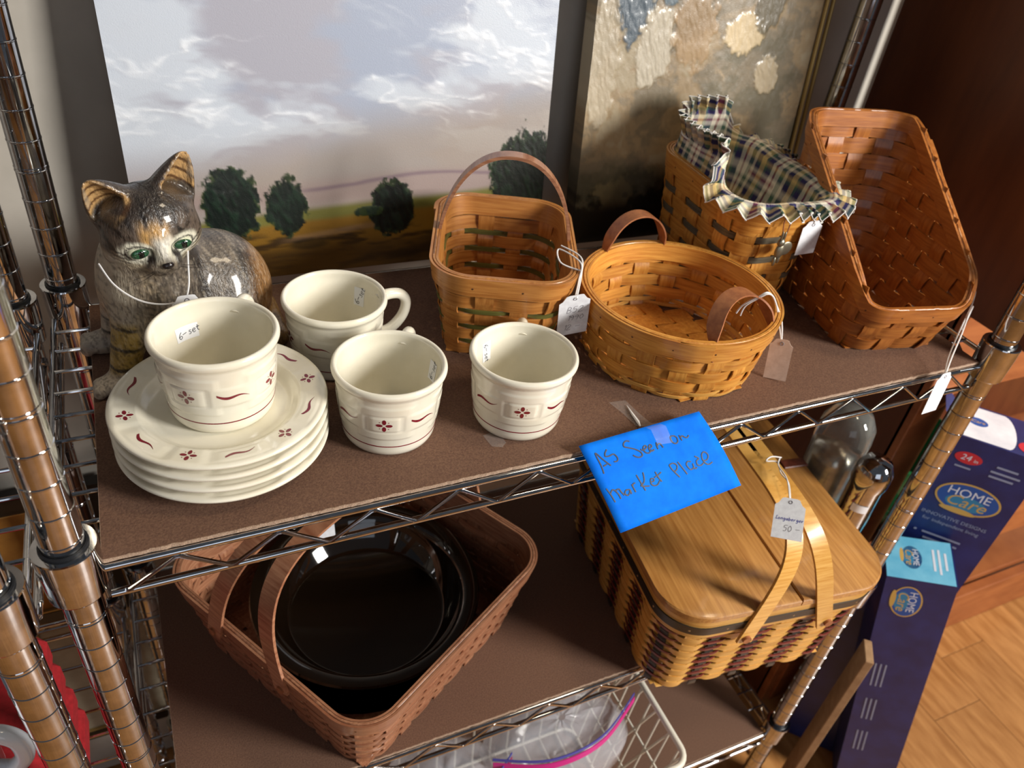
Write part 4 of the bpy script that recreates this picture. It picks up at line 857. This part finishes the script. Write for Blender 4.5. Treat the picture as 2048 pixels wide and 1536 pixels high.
def cat_f(x, y, z):
    p = (x, y, z); q = hl(p)
    head = s_el(q, (0, 0, 0), (3.95, 3.35, 3.35)); head = smin(head, s_el(q, (-1.9, .6, -1.25), (2.1, 2.0, 1.8)), .8); head = smin(head, s_el(q, (1.9, .6, -1.25), (2.1, 2.0, 1.8)), .8)
    head = smin(head, s_el(q, (0, 2.75, -1.75), (1.45, 1.35, 1.2)), .7); head = smin(head, s_el(q, (-.62, 3.45, -2.1), (.8, .72, .68)), .3); head = smin(head, s_el(q, (.62, 3.45, -2.1), (.8, .72, .68)), .3)
    head = smin(head, s_cap(q, (0, 2.9, .4), (0, 4.0, -1.45), .75, .42), .5); head = smin(head, s_el(q, (0, 3.2, -2.85), (.75, .6, .45)), .3)
    for ex, ey, ez in EYE: head = smax(head, -s_el(q, (ex*1.02, ey+.55, ez), (.98, .62, .62)), .25)
    for ex, ey, ez in EYE: head = smin(head, s_cap(q, (ex*.55, ey+.25, ez+.75), (ex*1.45, ey-.35, ez+.72), .25, .25), .3)
    for sg, e in EARS.items(): head = smin(head, ear_sdf(q, e, sg)[0], .45)
    body = s_el(p, (7.4, 22.2, 4.6), (3.9, 4.0, 5.6)); body = smin(body, s_el(p, (12.2, 24.0, 2.4), (5.0, 4.6, 5.4)), 2.2); body = smin(body, s_cap(p, (7.4, 21.2, 6.5), (7.5, 20.4, 9.4), 3.2, 2.8), 1.5)
    body = smin(body, s_el(p, (12.6, 20.6, .3), (3.3, 2.2, 3.1)), 1.2); body = smin(body, s_cap(p, (12.6, 19.7, -1.7), (9.4, 18.9, -1.8), 1.0, .8), .6)
    body = smin(body, s_cap(p, (6.2, 19.9, 4.8), (4.2, 18.4, -1.2), 1.75, 1.05), 1.0); body = smin(body, s_el(p, (3.4, 17.9, -1.75), (1.45, 1.15, .85)), .5)
    body = smin(body, s_cap(p, (5.2, 23.2, 4.2), (3.9, 24.4, -1.0), 1.7, 1.1), 1.0); body = smin(body, s_el(p, (2.9, 24.3, -1.7), (1.75, 1.35, .95)), .5)
    for k in (-.6, 0, .6): body = smin(body, s_el(p, (2.3, 17.7+k, -1.85), (.5, .34, .62)), .12); body = smin(body, s_el(p, (1.55, 24.2+k*1.2, -1.75), (.55, .42, .72)), .12)
    body = smin(body, s_cap(p, (16.5, 25.5, -.8), (17.2, 21.5, -1.7), 1.2, .9), .8)
    f = smin(head, body, .9); return np.maximum(f, (ZB+.02)-z)
def make_cat():
    t = thing('cat_figurine', (8, 22, ZB), 'glazed ceramic tabby kitten figurine looking down beside the painting', 'figurine'); B = loc_of(t)
    V, F = surface_nets(cat_f, (.2, 15.4, ZB-.3), (19, 30, 17.6), .15); x, y, z = V.T; q = hl((x, y, z)); a, b, c = q
    n1 = fbm(x*1.2+z*.6, y*1.2-z*.9, 3); n2 = fbm(x*4+y*2, z*4, 7); n3 = fbm((x+y)*6, z*2.2, 17)
    C = np.ones((len(V), 3))*L_('756755'); C = mixc(C, L_('a18f74'), sstep(.45, .7, n1)); C = mixc(C, L_('453c34'), .7*sstep(.48, .68, n3))
    body = sstep(3.9, 4.7, np.sqrt((a/1.05)**2+b**2+(c*1.1)**2)); side = sstep(7, 9.5, x)
    C = mixc(C, L_('544e49'), side*.7); w = np.sin(x*1.55+.35*z+1.2*n1*2); C = mixc(C, L_('221d1a'), side*.85*sstep(.72, .95, w)*sstep(-1, 1, z)); C = mixc(C, L_('a5743a'), .6*sstep(14.5, 16.5, x)); C = mixc(C, L_('a8854e'), .55*sstep(2.5, -.5, z)*side)
    C = mixc(C, L_('c2b7a2'), .8*sstep(7, 5, x)*sstep(.5, 2., z)*body); C = mixc(C, L_('1f1a18'), .75*sstep(.6, .75, n1)*sstep(6.5, 8, x)*sstep(11, 9, x)*sstep(2, 4, z)*sstep(9, 7.5, z))
    leg = sstep(4.0, 3.0, z)*sstep(6.3, 5.6, x); near = sstep(21.5, 20.5, y)
    C = mixc(C, L_('a88c46'), leg*near*sstep(-1.3, -.4, z)); C = mixc(C, L_('b5aa98'), leg*(1-near)); C = mixc(C, L_('b0a494'), leg*sstep(-.2, -1.1, z)); C = mixc(C, L_('1c1612'), leg*.9*sstep(.75, .93, np.sin(z*3.6+.5*x+n1))*sstep(-1.2, -.8, z))
    # head
    hd = 1-body; H = np.ones((len(V), 3))*L_('5c5046'); H = mixc(H, L_('1d1815'), sstep(.42, .58, n1*.6+n2*.4)); H = mixc(H, L_('231d1a'), .85*sstep(1.2, 2.4, c)*sstep(3.0, 1.8, b)); H = mixc(H, L_('8a7b66'), .5*sstep(-.2, -1.2, c)*sstep(2.4, 3.2, np.abs(a)))
    H = mixc(H, L_('c79a5a'), .85*sstep(1.5, .7, np.abs(a+.3))*sstep(1.2, 2.2, b)*sstep(2.3, 1.2, c)); H = mixc(H, L_('1a1513'), .8*sstep(.8, .95, np.abs(np.sin(a*2.6+.5)))*sstep(.9, 1.8, c)*sstep(.8, 2., b))
    H = mixc(H, L_('e0dccf'), .95*sstep(1.1, .5, np.abs(a-.1)-.25*np.clip(-c, 0, 2))*sstep(2.2, 2.9, b)*sstep(1.2, .3, c)); H = mixc(H, L_('cbbfa4'), .9*sstep(-.9, -1.7, c)*sstep(.4, 1.2, b))
    for sg, (ex, ey, ez) in zip((-1, 1), EYE):
        d = np.sqrt(((a-ex)/1.25)**2+((c-ez)/.95)**2); H = mixc(H, L_('d8d4c0'), sstep(1.35, 1.0, d)*sstep(1.5, 2.2, b)); H = mixc(H, L_('15110f'), .95*sstep(.13, .02, np.abs(d-.80))*sstep(1.5, 2.2, b))
        H = mixc(H, L_('1c1614'), .9*sstep(.34, .16, np.abs(np.abs(a)-.95+.35*(c+1.0)))*sstep(-.9, -1.1, c)*sstep(-2.6, -2.3, c)*sstep(2.2, 2.8, b))
        for k in range(3): H = mixc(H, L_('1c1614'), .9*sstep(.15, .05, np.abs(c-(-1.0-.42*k)-.35*(a*sg-2.6)))*sstep(2.3, 2.7, a*sg)*sstep(4.3, 3.6, a*sg)*sstep(-1, .2, b))
    H = mixc(H, L_('17110f'), sstep(.13, .05, np.abs(c+2.28+.12*np.cos(a*3)))*sstep(1.3, 1.0, np.abs(a))*sstep(3.2, 3.7, b))
    ear = np.zeros(len(V))
    for sg, e in EARS.items():
        _, cav, ea, ec, et = ear_sdf(q, e, sg); m_ = sstep(.22, .06, np.abs(cav))*sstep(.06, .14, et)*sstep(1.1, .95, et); zone = sstep(.12, .25, et)*sstep(2.4, 2.0, np.abs(ea))*sstep(2.4, 2., np.abs(ec))
        H = mixc(H, L_('3a302a'), zone*.8); st = mixc(np.ones((len(V), 3))*L_('b89260'), L_('5a3c22'), sstep(.3, .9, np.sin(et*26+ea*1.5))); st = mixc(st, L_('1d1714'), sstep(.30, .16, et)*.9); H = H*(1-m_[:, None])+st*m_[:, None]
        rimm = sstep(.13, .05, np.abs(cav))*sstep(-.05, .1, ec)*zone*sstep(.3, .5, et); H = mixc(H, L_('9c8e7a'), rimm*.6); hd = np.maximum(hd, zone)
    C = C*(1-hd[:, None])+H*hd[:, None]
    n4 = fbm((x+.5*y)*9, z*3.+x, 27); C = mixc(C, L_('16110f'), .55*sstep(.52, .7, n4)*(1-.45*hd)); C = mixc(C, L_('cfc3ae'), .22*sstep(.42, .28, n4)*(1-hd))
    mesh('body', V-B, F, 'cat_glaze', t, 180, cols=C)
    for (ex, ey, ez) in EYE:
        prof = [(max(sin(g), 1e-4), -cos(g)) for g in np.linspace(0, pi, 15)]; Vv, Ff = lathe(prof, 24); Vv = np.array(Vv)
        def at(c, r): return np.array([hw(*(np.array(c)+v*np.array(r))) for v in Vv])-B
        eb = mesh('eyeball', at((ex, ey-.05, ez), (.9, .6, .5)), Ff, 'eye_white', t, 180)
        ic = np.array((ex+.04, ey+.33, ez+.02)); mesh('iris', at(ic, (.74, .27, .47)), Ff, 'eye_green', eb, 180); mesh('pupil', at(ic+(.05, .17, .03), (.32, .12, .36)), Ff, 'eye_black', eb, 180)
    Vv, Ff = lathe([(max(sin(g), 1e-4), -cos(g)) for g in np.linspace(0, pi, 11)], 16); Vv = np.array(Vv)
    mesh('nose', np.array([hw(*(np.array((0, 4.32, -1.55))+v*np.array((.5, .3, .32)))) for v in Vv])-B, Ff, 'nose', t, 180)
    for sg in (-1, 1):
        for k in range(2): mesh('whisker', *tube(np.array([hw(sg*.7, 3.9, -2.1-.1*k), hw(sg*2.0, 3.9, -2.5-.35*k), hw(sg*(3.4), 3.5, -3.0-.6*k)])-B, [.02, .016, .006], 4), 'eye_black', t)
    return t
make_cat()
nk = [(4.2, 19.0, 8.6), (5.0, 17.6, 7.5), (6.4, 16.6, 6.6), (8.0, 16.3, 6.15), (9.6, 16.2, 6.3)]
make_tag('price_tag', (9.75, 15.9, 6.95), (9.75, 15.3, 2.9), (.05, -1, .3), 2.2, 'small white tag hanging from the neck of the cat figurine', string=[nk+[(9.75, 16.0, 6.6)], [(9.75, 16.0, 6.6), (10.1, 16.5, 7.6), (10.3, 17.6, 8.7), (10.5, 19.0, 9.4)]])

# ============================================================ glass pie dish
DC = (23.6, 15.7); DZ = -37.8
t = thing('pie_dish', (*DC, DZ), 'dark smoked glass pie dish resting in the square basket', 'pie dish')
prof = [(0, 0), (8.8, 0), (9.4, .3), (10.9, 3.6), (11.4, 4.1), (12.5, 4.4), (12.7, 4.6), (12.55, 4.85), (11.4, 4.6), (10.9, 4.3), (10.5, 3.6), (9.0, .75), (8.5, .5), (0, .5)]
M['smoked_glass'] = plain('smoked_glass', '1c120a', .04, coat=.6, spec=.6, trans=.5, ior=1.5)
mesh('bowl', *lathe(prof, 96), 'smoked_glass', t, 45)
mesh('rim_ring', *tube([(12.3*cos(a), 12.3*sin(a), 4.68) for a in np.linspace(0, 2*pi, 90, endpoint=False)], .09, 6, True), 'smoked_glass', t)

# ============================================================ boxes of bathroom rails
def oriented_box(name, org, ex, ey, ez, W_, D_, H_, label, mats):
    """org: top corner (front left, top); ex right along face, ey away from the face, ez up"""
    t = thing(name, np.array(org)-np.array(ez)*H_, label, 'box', 'navy boxes right of the rack'); B = loc_of(t); org = np.array(org)-B
    pt = lambda a, b, c: tuple(org+ex*a+ey*b+ez*c)
    def quad(nm, pts, mt): return mesh(nm, [pt(*p) for p in pts], [(0, 1, 2, 3)], mt, t, None)
    g = .0
    V = [pt(a, b, c) for c in (-H_, -.01) for b in (.02, D_) for a in (0, W_)]
    mesh('carton', V, [(0, 2, 3, 1), (0, 1, 5, 4), (2, 6, 7, 3), (0, 4, 6, 2), (1, 3, 7, 5), (4, 5, 7, 6)], mats[0], t, None)
    front = lambda u, v, h: pt(u, -h, v); top = lambda u, v, h: pt(u, v, h)
    return t, front, top
def printed(fn, par, items, h=.03):
    for kind, u, v, *r in items:
        if kind == 'txt':
            s, size, shear, mt = r; V, F = text2d(s, size, shear); V = [fn(u+a, v+b, h) for a, b in V]; mesh('lettering', V, F, mt, par, None)
        elif kind == 'oval':
            rx, ry, mt, hh = r; V = [fn(u+rx*cos(a), v+ry*sin(a), hh) for a in np.linspace(0, 2*pi, 40, endpoint=False)]; mesh('printed_oval', V, [tuple(range(40))], mt, par, None)
        elif kind == 'rect':
            w, hgt, mt, hh = r; mesh('printed_panel', [fn(u-w/2, v-hgt/2, hh), fn(u+w/2, v-hgt/2, hh), fn(u+w/2, v+hgt/2, hh), fn(u-w/2, v+hgt/2, hh)], [(0, 1, 2, 3)], mt, par, None)
def logo(cx, cy, s, rot=0):
    return [('oval', cx, cy, 3.7*s, 2.35*s, 'gold_print', .012), ('oval', cx, cy, 3.45*s, 2.1*s, 'blue_print', .02), ('oval', cx, cy-.7*s, 2.3*s, 1.1*s, 'teal_print', .024), ('txt', cx-.1*s, cy+.75*s, 'HOME', 1.75*s, 0, 'white_print'), ('txt', cx, cy-.6*s, 'Care', 2.3*s, .25, 'gold_print'), ('oval', cx-.4*s, cy-2.05*s, 2.1*s, .42*s, 'gold_print', .028)]
ex = nrm(np.array([.664, -.748, 0])); ey = nrm(np.array([.748, .664, 0])); ez = np.array([0, 0, 1.])
t, fr, tp = oriented_box('carton_box', (100.2, 5.4, -21), ex, ey, ez, 11.0, 8.6, 73.6, 'tall navy carton with an oval gold-ringed logo and red 24 in badge', ['navy_card'])
printed(fr, t, logo(5.3, -9.5, 1.12)+[('oval', 2.6, -3.0, 1.7, .95, 'red_print', .02), ('txt', 2.3, -3.0, '24', 1.3, .1, 'white_print'), ('txt', 3.6, -3.15, 'in', .8, 0, 'white_print'), ('rect', 2.5, -4.6, 2.0, .28, 'grey_print', .02), ('rect', 7.4, -2.9, 2.6, .32, 'grey_print', .02), ('rect', 7.5, -3.8, 3.6, .32, 'grey_print', .02), ('rect', 7.3, -4.6, 3.0, .32, 'grey_print', .02),
  ('txt', 5.2, -13.6, 'INNOVATIVE DESIGNS', .85, 0, 'grey_print'), ('txt', 5.2, -14.7, 'for independent living', .85, 0, 'grey_print')]+[('oval', 1.5, v, .2, .2, 'grey_print', .02) for v in (-17.2, -21.4)]+[('rect', 5.0+.2*(k % 2), v, 5.2-.6*(k % 3), .34, 'grey_print', .02) for k, v in enumerate((-17.2, -18.2, -19.2, -21.4, -22.4))])
V = [tp(u, v, .03) for u, v in [(.1, .3), (6.2, .3)]+[(6.2+1.2*sin(a), .3+7.8*(1-cos(a))/2) for a in np.linspace(.2, pi-.2, 12)]+[(6.2, 8.2), (.1, 8.2)]]; mesh('printed_panel', V, [tuple(range(len(V)))], 'white_card', t, None)
printed(tp, t, [('oval', 2.6, 4.6, 1.3, 1.0, 'blue_print', .04), ('txt', 2.6, 4.6, 'Care', .9, .2, 'gold_print'), ('oval', 9.0, 2.0, 1.5, 1.3, 'red_print', .04), ('txt', 9.0, 2.0, '24', 1.2, 0, 'white_print')], .05)
mesh('open_flap', *[np.array([tp(-.1, 8.3, 0), tp(-.1, .2, 0), tp(-2.6, .6, 2.6), tp(-2.6, 7.9, 2.6)]), [(0, 1, 2, 3)]], 'navy_card', t, None)
# leaning carton in front
A_ = np.array([92.0, -.2, -40.0]); ax_ = nrm(np.array([102.0, -6.6, FLOOR+.5])-A_); ez2 = -ax_; ex2 = np.array([.70, -.62, .0]); ex2 = nrm(ex2-ez2*np.dot(ex2, ez2)); ey2 = np.cross(ez2, ex2)
t, fr, tp = oriented_box('carton_box', A_, ex2, ey2, ez2, 8.8, 8.0, 55.3, 'leaning navy carton with a pale blue top end and round logo', ['navy_card'])
mesh('printed_panel', [tp(*p, .02) for p in ((.02, .02), (8.58, .02), (8.58, 7.98), (.02, 7.98))], [(0, 1, 2, 3)], 'sky_card', t, None)
def rl(items_fn, cx, cy): return lambda u, v, h: items_fn(cx+(v-0), cy-(u-0), h)
printed(rl(tp, 3.4, 4.2), t, [(k[0], k[1], k[2], *k[3:]) for k in logo(0, 0, .62)], .05)
printed(rl(tp, 6.9, 4.2), t, [('rect', 0, .8, 3.2, .3, 'white_print', .04), ('rect', .2, 0, 4.6, .3, 'white_print', .04), ('rect', 0, -.7, 4.0, .3, 'white_print', .04)], .05)
printed(rl(fr, 3.2, -4.6), t, logo(0, 0, .86), .03)
printed(lambda u, v, h: fr(1.6+v, -u, h), t, [('rect', 22+9*i, .35*j, 5.6, .22, 'grey_print', .02) for i in range(3) for j in (0, 2, 4)], .03)
t = thing('cardboard_panel', (96.0, -4.5, FLOOR), 'narrow brown cardboard panel behind the picnic basket overhang', 'cardboard'); B = loc_of(t)
mesh('sheet', *bev_box((-3.8, 1.0, 21), (1.2, 4, 42), .1, rotz(-.7)), 'brown_card', t, None)

# ============================================================ background pieces on the racks
t = thing('glass_cloche', (84.6, 10.2, ZL), 'clear glass domed jar standing right of the picnic basket', 'jar')
mesh('dome', *lathe([(3.3, 0), (3.4, 18), (3.5, 20), (3.3, 22), (2.4, 23.6), (1.0, 24.3), (.001, 24.4)], 40), 'clear_glass', t, 60); mesh('inner_core', *lathe([(0, .2), (2.4, .2), (2.4, 16), (1.8, 18.5), (.001, 19.5)], 28), 'chrome_dull', t, 50)
t = thing('metal_flask', (84.1, 4.0, ZL), 'shiny metal flask with a rounded top and small white sticker', 'flask')
mesh('shell', *lathe([(0, 0), (2.0, 0), (2.1, .4), (2.1, 17), (2.3, 17.8), (2.25, 19.6), (1.6, 21.0), (.001, 21.5)], 40), 'chrome', t, 50)
a = R_(-135); mesh('price_sticker', [(2.15*cos(a+u/2.1), 2.15*sin(a+u/2.1), 14.5+v) for v in (-.6, .6) for u in (-1, -.5, 0, .5, 1)], [(i, i+1, i+6, i+5) for i in range(4)], 'paper', t, 180)
# framed pictures behind the left side
def frame(name, x0, x1, z0, z1, y0, lean, label, fill, fw=2.2):
    t = thing(name, ((x0+x1)/2, y0, z0), label, 'picture frame'); B = loc_of(t); f = lambda x, z, d: (x, y0+lean*(z-z0)+d, z)
    def pane(nm, a0, a1, b0, b1, d0, d1, mt):
        V = np.array([f(a0, b0, d0), f(a1, b0, d0), f(a1, b1, d0), f(a0, b1, d0), f(a0, b0, d1), f(a1, b0, d1), f(a1, b1, d1), f(a0, b1, d1)])-B
        mesh(nm, V, [(0, 1, 2, 3), (4, 7, 6, 5), (0, 4, 5, 1), (3, 2, 6, 7), (0, 3, 7, 4), (1, 5, 6, 2)], mt, t, None)
    pane('frame_side', x0, x0+fw, z0, z1, 0, 1.6, 'frame_black'); pane('frame_side', x1-fw, x1, z0, z1, 0, 1.6, 'frame_black'); pane('frame_side', x0+fw, x1-fw, z0, z0+fw, 0, 1.6, 'frame_black'); pane('frame_side', x0+fw, x1-fw, z1-fw, z1, 0, 1.6, 'frame_black')
    g = .25
    for a in ((x0+fw, x0+fw+g, z0+fw, z1-fw), (x1-fw-g, x1-fw, z0+fw, z1-fw), (x0+fw, x1-fw, z0+fw, z0+fw+g), (x0+fw, x1-fw, z1-fw-g, z1-fw)): pane('gold_fillet', *a, .1, .6, 'frame_gold')
    pane('picture', x0+fw, x1-fw, z0+fw, z1-fw, .5, .8, fill); return t
frame('picture_frame', -22, -1.5, -51, -30, 36.0, .08, 'black picture frame with a thin gold fillet leaning against the wall', 'ochre_print')
frame('picture_frame', -16, 5, -78.6, -52, 36.0, .08, 'black framed picture with a pale cream mat under the lower left shelf', 'cream_mat', 1.6)
# red cloth and white mug on the neighbouring rack
t = thing('folded_cloth', (-14, 7, -43.4), 'folded red cloth stack on the neighbouring rack at the lower left', 'cloth'); B = loc_of(t)
for i in range(4): mesh('fold', *bev_box((.2-.1*i, .5, 2.1+4.1*i), (15-.3*i, 17, 4.0), .9), 'red_cloth', t, 60)
t = thing('white_mug', (-13.2, 2.6, -26.9), 'white mug with a thick looped handle on the red cloth', 'mug')
mesh('body', *lathe([(0, 0), (3.4, 0), (3.8, .4), (4.0, 7.6), (3.8, 7.9), (3.6, 7.6), (3.4, .8), (0, .6)], 40), 'white_ceramic', t, 50)
hp = smooth_path([(3.7, 6.4), (4.8, 6.8), (5.9, 5.6), (5.9, 3.4), (4.8, 1.9), (3.7, 2.0)], 6); P = [(r*cos(R_(-12)), r*sin(R_(-12)), z) for r, z in hp]
mesh('handle', *tube(P, .7, 14), 'white_ceramic', t, 60)
# white wire basket with bags under the lower shelf
ZT = ZL-36
t = thing('wire_basket', (40, 4, ZT), 'white coated wire basket under the lower shelf, full of plastic bags', 'wire basket'); B = loc_of(t); x0, x1, y0, y1, z0, z1 = 14., 57.5, -8., 14., ZT+.4, -52.5
def rr(x0, x1, y0, y1, z, r=2.0, n=6):
    P = []
    for cx, cy, a0 in ((x1-r, y0+r, -90), (x1-r, y1-r, 0), (x0+r, y1-r, 90), (x0+r, y0+r, 180)):
        for k in range(n+1): a = R_(a0+90*k/n); P.append((cx+r*cos(a), cy+r*sin(a), z))
    return np.array(P)
mesh('rim_wire', *tube(rr(x0, x1, y0, y1, z1)-B, .42, 10, True), 'white_wire', t); mesh('base_ring', *tube(rr(x0+2, x1-2, y0+2, y1-2, z0)-B, .25, 8, True), 'white_wire', t)
for f in (.35, .68): mesh('ring_wire', *tube(rr(x0+2*(1-f), x1-2*(1-f), y0+2*(1-f), y1-2*(1-f), z0+(z1-z0)*f)-B, .16, 6, True), 'white_wire', t)
def sw(a, b): mesh('side_wire', *tube(np.array([a, b])-B, .16, 6), 'white_wire', t)
for k in range(15): x = x0+2+(x1-x0-4)*k/14; sw((x, y0, z1), (x, y0+2, z0)); sw((x, y1, z1), (x, y1-2, z0)); sw((x, y0+2, z0), (x, y1-2, z0))
for k in range(9): y = y0+2+(y1-y0-4)*k/8; sw((x0, y, z1), (x0+2, y, z0)); sw((x1, y, z1), (x1-2, y, z0)); 
for k in range(6): y = y0+1+(y1-y0-6)*k/5; sw((x1, y, z1-.3), (x1-1.6, min(y+5, y1-1), z0+4))
def bag(name, c, r, label, zipm, seed):
    t = thing(name, (c[0], c[1], c[2]-r[2]), label, 'plastic bag', 'zip bags in the wire basket'); n, m_ = 40, 24; rg = np.random.default_rng(seed)
    th = np.linspace(0, 2*pi, n); ph = np.linspace(.05, pi-.05, m_); T, Pn = np.meshgrid(th, ph, indexing='ij'); cr = 1+.22*(fbm(T*2.2+9, Pn*4, seed)-.5)+.22*(np.abs(fbm(np.cos(T)*5+20, np.sin(T)*5+Pn*6, seed+4)-.5))
    X = np.stack([r[0]*cr*np.sin(Pn)*np.cos(T), r[1]*cr*np.sin(Pn)*np.sin(T), r[2]*cr*np.cos(Pn)+r[2]], -1); X[-1] = X[0]; V, F = grid(X); mesh('film', V, F, 'plastic_bag', t, 60)
    P = smooth_path([(-r[0]*1.05, -r[1]*.3, r[2]*1.75), (-r[0]*.4, -r[1]*.75, r[2]*1.95), (r[0]*.35, -r[1]*.7, r[2]*2.0), (r[0]*1.1, -r[1]*.1, r[2]*1.85)], 8); mesh('zip_strip', *ribbon(P, (0, .2, .98), (0, -1, .2), .9, .12), zipm, t)
    P2 = P+np.array([0, .3, .8]); mesh('zip_track', *ribbon(P2, (0, .2, .98), (0, -1, .2), .35, .12), 'purple_plastic', t); return t
bag('zip_bag', (44.5, 2.0, -56), (9.5, 6.5, 5.0), 'crumpled clear bag with a magenta zip strip in the wire basket', 'pink_plastic', 3)
bag('zip_bag', (28.5, 1.0, -57), (8.0, 6.5, 4.6), 'clear bag left of the magenta-zipped one in the wire basket', 'pink_plastic', 8)
t = thing('bag_clip', (27, -3.5, -54.5), 'bright orange and green strip on top of the left plastic bag', 'clip'); mesh('strip', *ribbon(smooth_path([(-3, 0, 1), (0, -.8, 2.2), (3.5, 0, 2.0)], 6), (0, .3, .95), (0, -1, .3), 1.2, .2), 'orange_plastic', t); mesh('band', *ribbon(smooth_path([(-4, .4, .8), (-4, -1, 2.2), (-3.4, -2, 1)], 6), (1, 0, 0), (0, -.5, .8), .8, .2), 'green_plastic', t)
# objects in the bookcase
for k, (x, y, z, r, h, mt, lb) in enumerate(((116, 16, -14-.0, 5, 0, 'green_glass', ''),)): pass
t = thing('green_bowl', (124, 26, -64), 'green glass bowl on the bookcase shelf beyond the tall carton', 'bowl'); mesh('bowl', *lathe([(0, 0), (5, 0), (6, .6), (11, 12), (11.4, 20), (10.8, 20.2), (10.4, 12.2), (5.4, 1.2), (0, 1)], 40), 'green_glass', t, 50)
t = thing('cloth_bundle', (150, 26, -81.2), 'mustard and dark patterned cloth bundle on the bottom bookcase shelf', 'cloth'); n = 30; th, ph = np.meshgrid(np.linspace(0, 2*pi, n), np.linspace(0.02, pi-.02, n), indexing='ij'); rr_ = 1+.3*(fbm(th*2, ph*3, 5)-.5); X = np.stack([14*rr_*np.sin(ph)*np.cos(th), 8*rr_*np.sin(ph)*np.sin(th), 9+9*np.cos(ph)], -1); X[-1] = X[0]; V, F = grid(X)
cc = mixc(mixc(np.ones((n, n, 3))*L_('4a3a2a'), L_('b09a3a'), sstep(.55, .62, fbm(th*3, ph*5, 9))), L_('6a2a22'), sstep(.58, .64, fbm(th*3+7, ph*5, 19))); mesh('wrap', V, F, 'fabric', t, 180, cols=cc.reshape(-1, 3))
